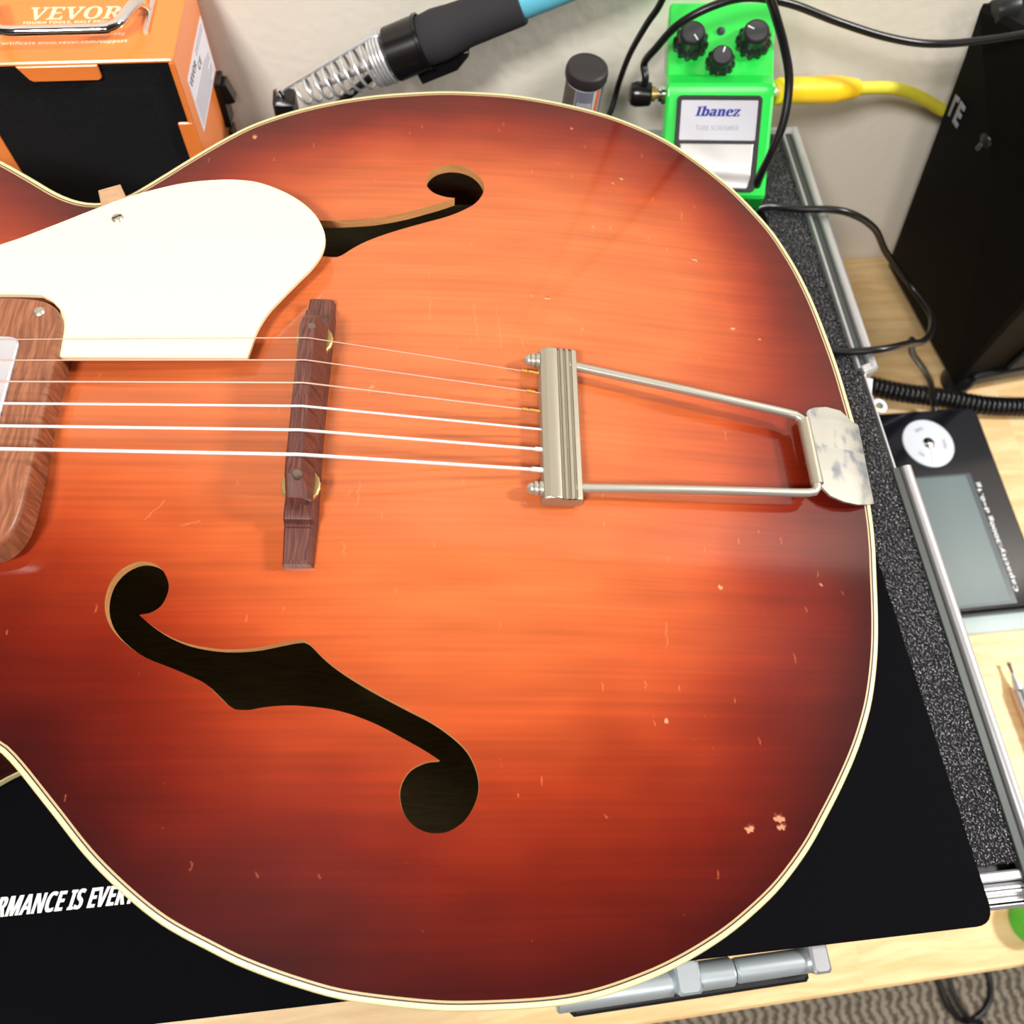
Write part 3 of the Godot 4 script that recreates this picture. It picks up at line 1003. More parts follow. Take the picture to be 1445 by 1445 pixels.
func make_case() -> void:
	var o := thing("equipment_case", "black flight case with aluminium rims under the guitar and mat", "case", L(-77, -298, -48), 6.0)
	var x0 := -268.0
	var x1 := 113.7
	var z0 := -299.0
	var z1 := 201.7
	done(Mb.new().box(L((x0 + x1) / 2, -202, (z0 + z1) / 2), Vector3(x1 - x0 - 6, 190, z1 - z0 - 22), bench_basis, 2.0), "shell", o, mats["case_black"])
	# the sparkling pad on the lid; it stops short of the front rim, leaving a dark slot
	done(Mb.new().box(L((x0 + 103.0) / 2, -103.5, (z0 + 4 + 179.0) / 2), Vector3(103.0 - x0, 7, 179.0 - z0 - 4), bench_basis, 0.6), "lid_pad", o, mats["textured_vinyl"])
	# the pad's raised glossy grain, too fine to count
	var grain := SphereMesh.new()
	grain.radius = 0.5
	grain.height = 1.0
	grain.radial_segments = 8
	grain.rings = 4
	grain.material = mats["vinyl_grain"]
	var mm := MultiMesh.new()
	mm.transform_format = MultiMesh.TRANSFORM_3D
	mm.mesh = grain
	var rng := RandomNumberGenerator.new()
	rng.seed = 12
	var spots := []
	var gx := 30.0
	while gx < 102.4:
		var gz := z0 + 6.0
		while gz < 178.5:
			spots.append(Vector2(gx + rng.randf_range(-0.8, 0.8), gz + rng.randf_range(-0.9, 0.9)))
			gz += 1.75
		gx += 1.45
	mm.instance_count = spots.size()
	for k in spots.size():
		var p: Vector2 = spots[k]
		var b := bench_basis * Basis(Vector3.UP, rng.randf_range(-0.7, 0.7) + 0.3) * Basis(Vector3.RIGHT, rng.randf_range(-0.35, 0.35))
		b = b.scaled_local(Vector3(rng.randf_range(0.8, 1.3), rng.randf_range(0.7, 1.5), rng.randf_range(1.4, 2.8)) * MM)
		mm.set_instance_transform(k, Transform3D(inv.basis * b, (inv * L(minf(p.x, 102.4), -100.0, p.y)) * MM))
	var mg := MultiMeshInstance3D.new()
	mg.name = "pad_grain"
	mg.multimesh = mm
	mg.set_meta("kind", "stuff")
	o.add_child(mg)
	# right rim in two lengths with the hasp between them: a lip, a groove and a rounded bead
	for seg in [[z0, -101.0], [-33.5, z1 - 6.0]]:
		var a: float = seg[0]
		var b: float = seg[1]
		var r := sub("side_rim", o)
		var len := b - a
		var mid := (a + b) / 2
		if a < -200.0:
			done(Mb.new().box(L(100.6, -98.8, mid), Vector3(1.9, 5, len), bench_basis, 0.5), "inner_lip", r, mats["aluminium"])
		done(Mb.new().box(L(104.6, -101.0, mid), Vector3(5.4, 5, len), bench_basis, 0.3), "groove", r, mats["aluminium_dark"])
		var rings := []
		for z in [a, b]:
			var ring_ := PackedVector3Array()
			for p in [Vector2(107.2, -112), Vector2(107.2, -97.6), Vector2(107.9, -96.4), Vector2(110.0, -95.6), Vector2(112.2, -96.2), Vector2(113.4, -97.8), Vector2(114.0, -101), Vector2(114.0, -112)]:
				ring_.append(L(p.x, p.y, z))
			rings.append(ring_)
		done(Mb.new().loft(rings), "bead", r, mats["aluminium"], 40.0)
	done(Mb.new().box(L(104.4, -102.6, -67), Vector3(1.2, 6.6, 67), bench_basis, 0.2), "lid_edge", o, mats["aluminium"])
	# front rim: two parallel aluminium bars
	var fr := sub("front_rim", o)
	var fb := Basis(Vector3.UP, deg_to_rad(4.6))
	var fo := L(113.0, 0, 0)
	done(Mb.new().box(fo + fb * Vector3(-192, -103.6, 184.8), Vector3(372, 7, 4.6), fb, 0.8), "inner_bar", fr, mats["aluminium"])
	done(Mb.new().box(fo + fb * Vector3(-188, -104.6, 190.8), Vector3(380, 7, 5.8), fb, 1.6), "front_bar", fr, mats["aluminium"])
	done(Mb.new().box(fo + fb * Vector3(-188, -105.6, 196.6), Vector3(380, 8, 5.2), fb, 1.8), "front_bar", fr, mats["aluminium"])
	var br := sub("back_rim", o)
	done(Mb.new().box(L(-78, -100.5, z0 + 1), Vector3(384, 8, 6), bench_basis, 1.5), "back_bar", br, mats["aluminium"])
	# hasp: a bent zinc plate and a ring
	var h := sub("hasp", o)
	done(Mb.new().box(L(107.5, -98.4, -101.5), Vector3(10.5, 4, 5.5), bench_basis * Basis(Vector3.UP, 0.35), 0.6), "bent_plate", h, mats["aluminium"])
	var plate := PackedVector2Array([Vector2(103.0, -99), Vector2(112.0, -97), Vector2(107.0, -84), Vector2(104.5, -74), Vector2(103.6, -66), Vector2(103.0, -80)])
	done(Mb.new().prism(plate, -105.0, -103.6, bench_basis, Vector3.ZERO, 0.3), "hasp_plate", h, mats["zinc"])
	var ring := []
	for k in 32:
		var a := TAU * k / 32
		var rr := PackedVector3Array()
		for q in [Vector2(2.2, -1.0), Vector2(2.2, 0.8), Vector2(2.6, 1.1), Vector2(4.5, 1.1), Vector2(4.9, 0.8), Vector2(4.9, -1.0)]:
			rr.append(L(110.0, -104.2, -77.8) + bench_basis * Vector3(cos(a) * q.x, q.y, sin(a) * q.x))
		ring.append(rr)
	done(Mb.new().loft(ring, false, true), "ring", h, mats["zinc"], 50.0)
	# front latch: a knuckled bar over a black strip
	var la := sub("front_latch", o)
	done(Mb.new().box(L(-62, -136, 214), Vector3(118, 14, 13), bench_basis, 1.5), "latch_strip", la, mats["black_rubber"])
	for s in [[-128.0, -72.0, 6.8], [-70.5, -42.0, 6.4], [-41.0, 2.0, 5.6]]:
		done(Mb.new().lathe([Vector2(0, 0), Vector2(s[2] - 1, 0), Vector2(s[2], 1), Vector2(s[2], s[1] - s[0] - 1), Vector2(s[2] - 1, s[1] - s[0]), Vector2(0, s[1] - s[0])], L(s[0], -124, 210.5), bench_basis.x, 24), "latch_bar", la, mats["zinc"], 40.0)
	done(Mb.new().box(L(-66, -122, 209.0), Vector3(12, 14, 15), bench_basis, 1.2), "latch_clip", la, mats["zinc"])
	done(Mb.new().box(L(-1, -122, 208.5), Vector3(9, 14, 15), bench_basis, 1.2), "latch_clip", la, mats["aluminium"])


func make_mat() -> void:
	var o := thing("bench_mat", "thin black rubber work mat with white slanted lettering under the guitar", "mat", Vector3(-150, -100, 0))
	var poly := PackedVector2Array()
	var fr := Vector2(100.3, 194.4)
	var fl := Vector2(-385, 234.0)
	var bl := Vector2(-385, -198)
	var bk := Vector2(46, -236)
	var r := 10.0
	for c in [[fl, bl, fr], [fr, fl, bk], [bk, fr, bl], [bl, bk, fl]]:
		var p: Vector2 = c[0]
		var a: Vector2 = p + (c[1] - p).normalized() * r
		var b: Vector2 = p + (c[2] - p).normalized() * r
		for k in 7:
			var t := k / 6.0
			poly.append(a.lerp(p, t).lerp(p.lerp(b, t), t))
	done(Mb.new().prism(poly, -99.9, -97.0, Basis(), Vector3.ZERO, 0.6), "rubber_sheet", o, mats["mat_rubber"], 25.0)
	var ex := Vector3(1, 0, -0.0825).normalized()
	var ey := Vector3(-0.0825, 0, -1).normalized()
	for k in 2:                                          # struck twice, for a heavier letter
		lettering("print", o, "PERFORMANCE IS EVERYTHING", "Droid Sans", Vector3(-371.0 + k * 0.45, -96.98 + k * 0.005, 185.8), ex, ey, 98.6, 8.1, mats["print_white"], 0.24, 1.4, 0.12)
	lettering("print", o, "/", "Droid Sans", Vector3(-343.5, -96.98, 121.6), ex, ey, 1.6, 5.0, mats["print_white"], 0.5, 1.2, 0.12)


func make_extractor() -> void:
	var o := thing("fume_extractor", "orange metal fume extractor with black foam filter and chrome bail handle", "fume extractor", Vector3(-362, -298, -265))
	var bs := Basis(Vector3(cos(deg_to_rad(7.3)), 0, -sin(deg_to_rad(7.3))), Vector3.UP, Vector3(0, 0, 1))
	var corner := Vector3(-312.0, -12.0, -234.3)           # front right upper corner
	var at := func(x: float, y: float, z: float) -> Vector3: return corner + bs * Vector3(x, y, z)
	var W := 117.0
	var D := 68.0
	var H := 285.9
	# folded sheet body: top, sides, back, bottom; the front is open behind the frame
	done(Mb.new().box(at.call(-W / 2, -1.2, -D / 2), Vector3(W, 2.4, D), bs, 0.9), "top_panel", o, mats["orange_powder_coat"])
	done(Mb.new().box(at.call(-0.9, -H / 2, -D / 2), Vector3(1.8, H - 2, D - 0.2), bs, 0.6), "side_panel", o, mats["orange_powder_coat"])
	done(Mb.new().box(at.call(-W + 0.9, -H / 2, -D / 2), Vector3(1.8, H - 2, D - 0.2), bs, 0.6), "side_panel", o, mats["orange_powder_coat"])
	done(Mb.new().box(at.call(-W / 2, -H / 2, -D + 1), Vector3(W - 4, H - 4, 1.8), bs, 0.6), "back_panel", o, mats["orange_powder_coat"])
	done(Mb.new().box(at.call(-W / 2, -H + 1.5, -D / 2), Vector3(W - 4, 3, D - 2), bs, 0.6), "bottom_panel", o, mats["orange_powder_coat"])
	# front frame posts with the wider filter slots below
	for x in [-1.4, -W + 1.4]:
		done(Mb.new().box(at.call(x, -22.0, -0.8), Vector3(2.8, 40, 1.6), bs, 0.4), "frame_post", o, mats["orange_powder_coat"])
	for x in [-4.4, -W + 4.4]:
		done(Mb.new().box(at.call(x, -41.5 - 121.0, -0.8), Vector3(8.8, 242, 1.6), bs, 0.5), "slot_flange", o, mats["orange_powder_coat"])
	done(Mb.new().box(at.call(-W / 2, -H + 12, -0.8), Vector3(W - 4, 22, 1.6), bs, 0.4), "lower_flange", o, mats["orange_powder_coat"])
	var tab := PackedVector2Array([Vector2(-79.5, 0.4), Vector2(-76.0, 8.2), Vector2(-74.0, 9.4), Vector2(-41.0, 9.4), Vector2(-39.4, 8.2), Vector2(-39.0, 0.4)])
	done(Mb.new().prism(tab, -0.2, 1.6, bs * Basis(Vector3.RIGHT, Vector3(0, 0, 1), Vector3(0, -1, 0)), at.call(0, -1.2, -0.4), 0.3), "filter_tab", o, mats["orange_powder_coat"])
	done(Mb.new().box(at.call(-W / 2, -H / 2 - 0.5, -6.6), Vector3(W - 4.4, H - 6, 10), bs, 1.0), "filter", o, mats["filter_foam"])
	# bail handle folded forward over the top
	var h := sub("handle", o)
	var grip := [at.call(-18.5, 1.6, -37.0), at.call(-19.5, 7.0, -35.0), at.call(-21.0, 9.6, -31.0), at.call(-24.0, 10.2, -22.0), at.call(-26.5, 10.2, -15.0), at.call(-31.0, 10.2, -11.6), at.call(-36.0, 10.2, -10.6), at.call(-70.0, 10.2, -10.2), at.call(-78.0, 10.2, -10.2), at.call(-84.0, 10.2, -11.2), at.call(-88.5, 10.2, -15.0), at.call(-91.0, 10.2, -22.0), at.call(-94.0, 9.6, -31.0), at.call(-95.5, 7.0, -35.0), at.call(-96.5, 1.6, -37.0)]
	done(Mb.new().tube(spline(grip, 4), 2.9, 14), "grip", h, mats["chrome"], 60.0)
	for x in [-16.4, -98.6]:
		done(Mb.new().tube(PackedVector3Array([at.call(x, 1.2, -48.0), at.call(x, 1.2, -20.0)]), 1.5, 10), "hinge_pin", h, mats["chrome"], 60.0)
	var ex: Vector3 = bs.x
	var ey: Vector3 = -bs.z
	lettering("print", o, "VEVOR", "Droid Serif", at.call(-80.6, 0.02, -33.0), ex, ey, 48.0, 10.0, mats["print_pale"], 0.1, 1.2, 0.12)
	lettering("print", o, "TOUGH TOOLS, HALF PRICE", "Droid Sans", at.call(-82.0, 0.02, -29.4), ex, ey, 46.0, 2.4, mats["print_pale"], 0.0, 0.2, 0.1)
	lettering("print", o, "Technical Support and E-Warranty", "Droid Sans", at.call(-91.5, 0.02, -19.0), ex, ey, 64.0, 3.2, mats["print_pale"], 0.0, 0.2, 0.1)
	lettering("print", o, "Certificate www.vevor.com/support", "Droid Sans", at.call(-91.5, 0.02, -13.2), ex, ey, 66.0, 3.2, mats["print_pale"], 0.0, 0.2, 0.1)
	# rating label on the side, with its lines of print
	var s := sub("rating_label", o)
	done(Mb.new().box(at.call(0.1, -41.0, -39.0), Vector3(0.3, 36.5, 54), bs, 0.1), "label_sheet", s, mats["label_white"])
	var ex2: Vector3 = -bs.z
	lettering("label_print", s, "VEVOR", "Droid Sans", at.call(0.26, -30.5, -14.5), ex2, Vector3.UP, 19.0, 4.6, mats["ink_dark"], 0.0, 1.0, 0.08)
	lettering("label_print", s, "CE", "Droid Sans", at.call(0.26, -36.5, -36.0), ex2, Vector3.UP, 8.0, 4.6, mats["ink_dark"], 0.0, 0.6, 0.08)
	for k in 7:
		var wl := 46.0 if k % 3 != 0 else 38.0
		done(Mb.new().box(at.call(0.28, -40.5 - k * 2.6, -14.5 - wl / 2), Vector3(0.1, 0.9, wl), bs, 0.02), "label_line", s, mats["ink_grey"])
	for k in 2:
		done(Mb.new().box(at.call(0.28, -25.5 - k * 2.4, -50.0), Vector3(0.1, 0.8, 24), bs, 0.02), "label_line", s, mats["ink_grey"])
	# rocker switch and lead at the back edge
	var sw := sub("power_switch", o)
	done(Mb.new().box(at.call(2.0, -77.0, -60.0), Vector3(4.0, 34, 13), bs, 0.8), "bezel", sw, mats["black_plastic"])
	done(Mb.new().box(at.call(5.4, -70.0, -60.0), Vector3(6.0, 15, 9), bs * Basis(Vector3.BACK, 0.25), 0.8), "rocker", sw, mats["black_plastic"])
	done(Mb.new().box(at.call(1.2, -112.0, -62.0), Vector3(3.0, 24, 10), bs, 0.8), "lead_socket", o, mats["black_plastic"])


func make_iron() -> void:
	# the stand: a steel base with an upright bracket, a tapering coil holder and a plastic mouth
	var ax0 := Vector3(-266, -74, -281)
	var ax1 := Vector3(-126, -8, -293)
	var d := (ax1 - ax0).normalized()
	var st := thing("iron_stand", "soldering iron stand with bright coiled wire holder and black bracket", "stand", Vector3(-236, -100, -283), 4.0)
	var bs := Basis(Vector3.UP, deg_to_rad(4.0))
	done(Mb.new().box(Vector3(-225, -98, -281), Vector3(84, 4, 22), bs, 1.0), "base", st, mats["black_plastic"])
	done(Mb.new().box(Vector3(-267.5, -84.5, -281), Vector3(14, 27, 15), bs, 1.5), "bracket", st, mats["black_plastic"])
	done(Mb.new().tube(PackedVector3Array([Vector3(-258, -97, -279), Vector3(-212, -56, -284)]), 2.4, 10), "strut", st, mats["black_plastic"], 60.0)
	var up := (Vector3.UP - d * d.y).normalized()
	var side := d.cross(up)
	var coil := PackedVector3Array()
	var length := 66.0
	var turns := 8.0
	var n := 260
	for k in n:
		var s := float(k) / (n - 1)
		var r := lerpf(6.2, 14.0, s)
		var a := TAU * turns * s
		coil.append(ax0 + d * (10.0 + length * 0.86 * s) + (up * cos(a) + side * sin(a)) * r)
	for k in 100:
		var s := k / 99.0
		var a := TAU * 4.0 * s
		coil.append(ax0 + d * (8.0 + length * 0.86 + 9.0 * s) + (up * cos(a) + side * sin(a)) * (14.0 + s * 0.6))
	done(Mb.new().tube(coil, 1.05, 8), "coil", st, mats["steel_wire"], 70.0)
	done(Mb.new().tube(PackedVector3Array([ax0 + d * -3.0 + up * 5.5, ax0 + d * 4.0 + up * 7.5, ax0 + d * 68.0 + up * 15.4, ax0 + d * 73.0 + up * 14.6]), 1.2, 10), "brace_wire", st, mats["steel_wire"], 70.0)
	done(Mb.new().lathe([Vector2(0, 0), Vector2(2.0, 0), Vector2(2.0, 4), Vector2(0, 4.4)], ax0 + up * 4.5 + d * -1.0, up, 14), "clamp_screw", st, mats["chrome"], 40.0)
	done(Mb.new().lathe([Vector2(7.0, 74), Vector2(14.6, 74), Vector2(15.4, 75), Vector2(15.2, 94), Vector2(15.8, 94.5), Vector2(15.8, 96.5), Vector2(14.8, 96.5), Vector2(13.4, 78), Vector2(7.0, 77), Vector2(7.0, 74)], ax0, d, 36), "mouth", st, mats["black_plastic"], 35.0)
	var hook := PackedVector2Array([Vector2(84, -14), Vector2(84, -22), Vector2(108, -22), Vector2(118, -16), Vector2(120, -12), Vector2(112, -10)])
	done(Mb.new().prism(hook, -7.0, 7.0, Basis(d, side, up), ax0, 1.0), "rest", st, mats["black_plastic"], 25.0)
	var ir := thing("soldering_iron", "soldering iron with dark foam grip and sky blue handle resting in its stand", "soldering iron", ax0 + d * 100.0)
	done(Mb.new().lathe([Vector2(0, 20), Vector2(1.0, 22), Vector2(2.4, 30), Vector2(3.0, 60), Vector2(5.0, 62), Vector2(5.0, 92)], ax0, d, 20), "barrel", ir, mats["steel_wire"], 35.0)
	done(Mb.new().lathe([Vector2(0, 93), Vector2(12.6, 93), Vector2(13.8, 97), Vector2(14.4, 106), Vector2(13.2, 116), Vector2(12.6, 124), Vector2(12.8, 156), Vector2(12.2, 158), Vector2(0, 158)], ax0, d, 36), "foam_grip", ir, mats["grip_foam"], 35.0)
	done(Mb.new().lathe([Vector2(0, 156), Vector2(9.6, 156), Vector2(10.4, 160), Vector2(10.8, 190), Vector2(9.0, 232), Vector2(6.0, 238), Vector2(0, 239)], ax0, d, 32), "handle", ir, mats["sky_blue_plastic"], 35.0)


func make_canister() -> void:
	var o := thing("canister", "small round canister with dark cap, grey label and orange stripe", "canister", Vector3(-82.5, -99.0, -267))
	var c := Vector3(-82.5, -99.0, -267)
	done(Mb.new().lathe([Vector2(0, 0), Vector2(11, 0), Vector2(11.6, 0.8), Vector2(11.6, 67), Vector2(0, 67)], c, Vector3.UP, 40), "tube", o, mats["can_body"], 35.0)
	var band := func(a0: float, a1: float, called: String, m: Material) -> void:
		var rings := []
		var n := 14
		for k in n + 1:
			var a := deg_to_rad(lerpf(a0, a1, float(k) / n))
			var dir := Vector3(cos(a), 0, sin(a))
			rings.append(PackedVector3Array([c + dir * 11.5 + Vector3(0, 4, 0), c + dir * 11.9 + Vector3(0, 4, 0), c + dir * 11.9 + Vector3(0, 64.5, 0), c + dir * 11.5 + Vector3(0, 64.5, 0)]))
		done(Mb.new().loft(rings), called, o, m, 40.0)
	band.call(66.0, 120.0, "label_panel", mats["can_label"])
	band.call(122.0, 175.0, "side_panel", mats["can_brown"])
	band.call(44.0, 55.0, "stripe", mats["can_orange"])
	band.call(-60.0, 36.0, "side_panel", mats["can_label"])
	# fine upright lines of print on the label
	for k in 7:
		var a := deg_to_rad(72.0 + k * 6.2)
		var dir := Vector3(cos(a), 0, sin(a))
		done(Mb.new().box(c + dir * 11.93 + Vector3(0, 34, 0), Vector3(0.12, 46, 0.45), Basis(Vector3.UP, -a), 0.02), "label_line", o, mats["label_white"])
	done(Mb.new().lathe([Vector2(0, 65), Vector2(11.6, 65), Vector2(12.4, 65.8), Vector2(12.8, 67), Vector2(12.8, 70.4), Vector2(12.2, 72.4), Vector2(10.8, 73.2), Vector2(9.8, 72.8), Vector2(0, 72.6)], c, Vector3.UP, 44), "cap", o, mats["cap_dark"], 30.0)


func make_pedal() -> void:
	var o := thing("effects_pedal", "bright green effects pedal with three black knobs and steel footswitch", "pedal", Vector3(6, -97, -280))
	# it leans back against the wall, tipped a little to its left
	var bs := pedal_basis.orthonormalized()
	var q := 0.9025
	var at := func(x: float, y: float, z: float) -> Vector3: return pedal_origin + pedal_basis * Vector3(x, y, z)
	var prof := [Vector2(0, 0.8), Vector2(0.4, 26), Vector2(-1.2, 28.2), Vector2(-62, 44.2), Vector2(-67.5, 47.6), Vector2(-69.5, 47.8), Vector2(-80.0, 38.6), Vector2(-84, 37.6), Vector2(-131, 35.0), Vector2(-133.6, 33.6), Vector2(-134.5, 31), Vector2(-132.5, 0.8)]
	var hw := 36.2
	var rings := []
	for e in [[-hw, 0.955], [-hw + 0.7, 0.985], [-hw + 2.2, 1.0], [hw - 2.2, 1.0], [hw - 0.7, 0.985], [hw, 0.955]]:
		var r := PackedVector3Array()
		for p in prof:
			var c: Vector3 = at.call(e[0], p.y * e[1], -60 + (p.x + 60) * (0.5 + e[1] * 0.5))
			r.append(Vector3(c.x, maxf(c.y, -96.9), c.z))
		rings.append(r)
	done(Mb.new().loft(rings), "enclosure", o, mats["green_enamel"], 22.0)
	# the black tread surround, plate and switch on the sloping face
	var sl := Vector2(60.8, 16.0).normalized()             # down the slope from ridge to front: z and y
	var ex: Vector3 = bs.x
	var ez := (bs * Vector3(0, -sl.y, sl.x)).normalized()
	var en := ez.cross(ex)
	var fb := Basis(ex * q, en * q, ez * q)
	var ridge: Vector3 = at.call(0, 44.0, -61.0)
	done(Mb.new().prism(round_rect(-28.5, -1.5, 28.5, 60.0, 3.0), -0.5, 1.2, fb, ridge, 0.4), "tread_surround", o, mats["black_rubber"], 25.0)
	done(Mb.new().prism(round_rect(-25.6, 1.6, 25.6, 27.0, 0.8), 0.5, 1.6, fb, ridge, 0.2), "name_plate", o, mats["brushed_steel"], 25.0)
	var plate: Vector3 = ridge + en * 1.62 * q
	for k in 2:
		lettering("print", o, "Ibanez", "Droid Serif", plate + (ex * (-16.0 + k * 0.6) + ez * 11.8) * q, ex, -ez, 29.0 * q, 6.4 * q, mats["ink_blue"], 0.25, 1.3, 0.1)
	lettering("print", o, "TUBE SCREAMER", "Droid Sans", plate + (ex * -15.0 + ez * 20.6) * q, ex, -ez, 29.0 * q, 3.0 * q, mats["ink_grey"], 0.0, 0.0, 0.08)
	# brushed footswitch with a raised pad and a shallow hollow across it
	rings = []
	for v in [[29.4, 0.6, 0.0], [29.6, 3.0, 0.0], [30.6, 3.7, 0.4], [42.0, 4.0, 0.4], [45.0, 3.3, 0.4], [49.5, 3.2, 0.4], [51.5, 3.9, 0.4], [56.5, 3.7, 1.6], [58.0, 3.0, 2.4], [58.2, 0.6, 2.4]]:
		var w: float = 24.8 - v[2]
		var row := PackedVector3Array()
		for k in [[-w, 0.4], [-w, v[1] - 0.4], [-w + 0.6, v[1]], [w - 0.6, v[1]], [w, v[1] - 0.4], [w, 0.4]]:
			row.append(ridge + (ex * k[0] + ez * v[0] + en * k[1]) * q)
		rings.append(row)
	done(Mb.new().loft(rings), "footswitch", o, mats["switch_steel"], 30.0)
	# knobs: a ribbed skirt, a taller drum and a scored face with a pointer
	for k in [[-21.0, -102.0, 1.0, 1.0], [21.2, -103.0, 1.0, 3.6], [-0.4, -88.0, 0.84, 5.0]]:
		var kn := sub("knob", o)
		var b: Vector3 = at.call(k[0], 35.4, k[1])
		var s: float = k[2] * q
		var u := bs.y
		done(Mb.new().lathe([Vector2(0, 0), Vector2(12.0 * s, 0), Vector2(12.0 * s, 5.4), Vector2(10.6 * s, 7.0), Vector2(0, 7.0)], b, u, 48, 12, 1.4), "skirt", kn, mats["knob_black"], 30.0)
		done(Mb.new().lathe([Vector2(0, 6), Vector2(9.2 * s, 6), Vector2(8.7 * s, 15.0 * s), Vector2(7.7 * s, 16.2 * s), Vector2(0, 16.2 * s)], b, u, 36), "drum", kn, mats["knob_black"], 35.0)
		done(Mb.new().lathe([Vector2(0, 0), Vector2(7.0 * s, 0), Vector2(6.8 * s, 0.4), Vector2(0, 0.5)], b + u * 16.1 * s, u, 32), "face", kn, mats["knob_face"], 35.0)
		var turn := bs * Basis(Vector3.UP, -k[3])
		done(Mb.new().box(b + u * 16.7 * s + turn.x * 4.4 * s, Vector3(4.6 * s, 0.3, 0.8), turn, 0.05), "pointer", kn, mats["print_white"])
	done(Mb.new().lathe([Vector2(0, 0), Vector2(2.6, 0), Vector2(2.6, 1.4), Vector2(1.4, 3.0), Vector2(0, 3.4)], at.call(-0.5, 35.2, -112.0), bs.y, 20), "indicator_lamp", o, mats["ink_dark"], 40.0)
	for sx in [-1.0, 1.0]:
		var j := sub("jack", o)
		var p: Vector3 = at.call(sx * hw, 21.0, -76.0 if sx < 0 else -78.0)
		done(Mb.new().lathe([Vector2(2.6, -1), Vector2(6.0, -1), Vector2(6.0, 1.6), Vector2(4.6, 2.0), Vector2(4.6, 3.6), Vector2(2.6, 3.6)], p, bs.x * sx, 24), "collar", j, mats["chrome"], 30.0)


func make_cables() -> void:
	var bs := pedal_basis.orthonormalized()
	# black patch lead: a pancake plug in the pedal's left jack, then over the knobs and away to the amplifier
	var jack := pedal_origin + pedal_basis * Vector3(-36.2, 21.0, -76.0)
	var o := thing("patch_cable", "black patch cable with a right angle plug arching over the green pedal's knobs", "cable", jack + Vector3(-14, 0, 0))
	var dl: Vector3 = -bs.x
	done(Mb.new().lathe([Vector2(0, 0), Vector2(3.0, 0), Vector2(3.0, 4.5), Vector2(4.4, 4.7), Vector2(4.4, 7.2), Vector2(0, 7.2)], jack + dl * 1.0, dl, 20), "plug_sleeve", o, mats["brass"], 30.0)
	done(Mb.new().lathe([Vector2(0, 7), Vector2(6.0, 7), Vector2(7.0, 8), Vector2(7.4, 12), Vector2(7.6, 17), Vector2(6.4, 20), Vector2(3.6, 21.4), Vector2(0, 21.6)], jack + dl * 1.0, dl, 28), "plug_body", o, mats["black_plastic"], 35.0)
	var p0 := jack + dl * 14.0
	var path := spline([p0 + Vector3(0, 4, 0), p0 + Vector3(-0.5, 12, 0), Vector3(-42.5, -43, -295), Vector3(-39.3, -27, -288), Vector3(-31.3, -9, -284.5), Vector3(-15.8, 3, -284.6), Vector3(4.1, 8, -287.7), Vector3(31.5, 4, -291.3), Vector3(66.8, -8, -295.7), Vector3(102, -16, -296.1), Vector3(133.5, -20, -298.5), Vector3(164, -14, -297), Vector3(205, -4, -298), Vector3(262, 8, -302)], 6)
	done(Mb.new().tube(path, 2.3, 10), "lead", o, mats["cable_black"], 60.0)
	o = thing("thin_cable", "thin black cable hanging down the wall between canister and green pedal", "cable", Vector3(-50, -97, -305))
	done(Mb.new().tube(spline([Vector3(-60, 1398, -334), Vector3(-58, 700, -334), Vector3(-50, 240, -330), Vector3(-46, 120, -318), Vector3(-43.5, 50, -300), Vector3(-43.3, 20, -285), Vector3(-43.6, 0, -288.9), Vector3(-46.6, -20, -297.6), Vector3(-49.2, -50, -311), Vector3(-51.0, -75, -315), Vector3(-53.4, -88, -308), Vector3(-58.5, -95.5, -298), Vector3(-66, -97.0, -285), Vector3(-68, -97.0, -245)], 5), 2.0, 10), "lead", o, mats["cable_black"], 60.0)
	o = thing("power_cable", "thick black cable draped down the right side of the green pedal", "cable", Vector3(31, -97, -231))
	done(Mb.new().tube(spline([Vector3(-40, 1398, -330), Vector3(-38, 800, -330), Vector3(-30, 330, -318), Vector3(-17, 130, -276), Vector3(-7, 66, -258), Vector3(-0.4, 40, -255), Vector3(11.3, 22, -256.7), Vector3(22.7, 5, -253.6), Vector3(30.4, -10, -245.7), Vector3(32.0, -27, -233.1), Vector3(29.5, -44, -224.7), Vector3(28, -60, -222.5), Vector3(31, -76, -224), Vector3(33, -87, -224), Vector3(26, -93.6, -214), Vector3(10, -93.8, -203)], 5), 2.5, 10), "lead", o, mats["cable_black"], 60.0)
	o = thing("looped_cable", "black cable looping off the case over the bare bench and back to the guitar", "cable", Vector3(60, -100, -233))
	done(Mb.new().tube(spline([Vector3(20, -93.9, -214), Vector3(32, -93.4, -224), Vector3(42, -93, -231), Vector3(54, -95, -234), Vector3(69.9, -95, -233), Vector3(97.7, -91, -229), Vector3(130, -112, -236), Vector3(161.5, -150, -247.2), Vector3(192, -175, -240), Vector3(199.6, -172, -212), Vector3(182, -152, -181), Vector3(158, -130, -156), Vector3(133.9, -108, -138.4), Vector3(106, -92.0, -122.2), Vector3(84.7, -95.5, -121.5), Vector3(69.3, -96.5, -123.4), Vector3(40, -94, -128)], 5), 2.4, 10), "lead", o, mats["cable_black"], 60.0)
	o = thing("branch_cable", "short black cable bending from the loop down behind the scale", "cable", Vector3(258, -298, -212))
	done(Mb.new().tube(spline([Vector3(135, -110, -139.6), Vector3(152, -132, -158), Vector3(178, -172, -176), Vector3(217, -220, -196), Vector3(243.6, -252, -203), Vector3(256, -272, -204), Vector3(264.5, -284, -202), Vector3(266, -288, -194)], 5), 2.4, 10), "lead", o, mats["cable_black"], 60.0)
	# yellow plug and lead
	var jr := pedal_origin + pedal_basis * Vector3(36.2, 21.0, -78.0)
	o = thing("yellow_cable", "yellow instrument lead with moulded plug in the green pedal's right jack", "cable", jr + Vector3(40, 0, 0))
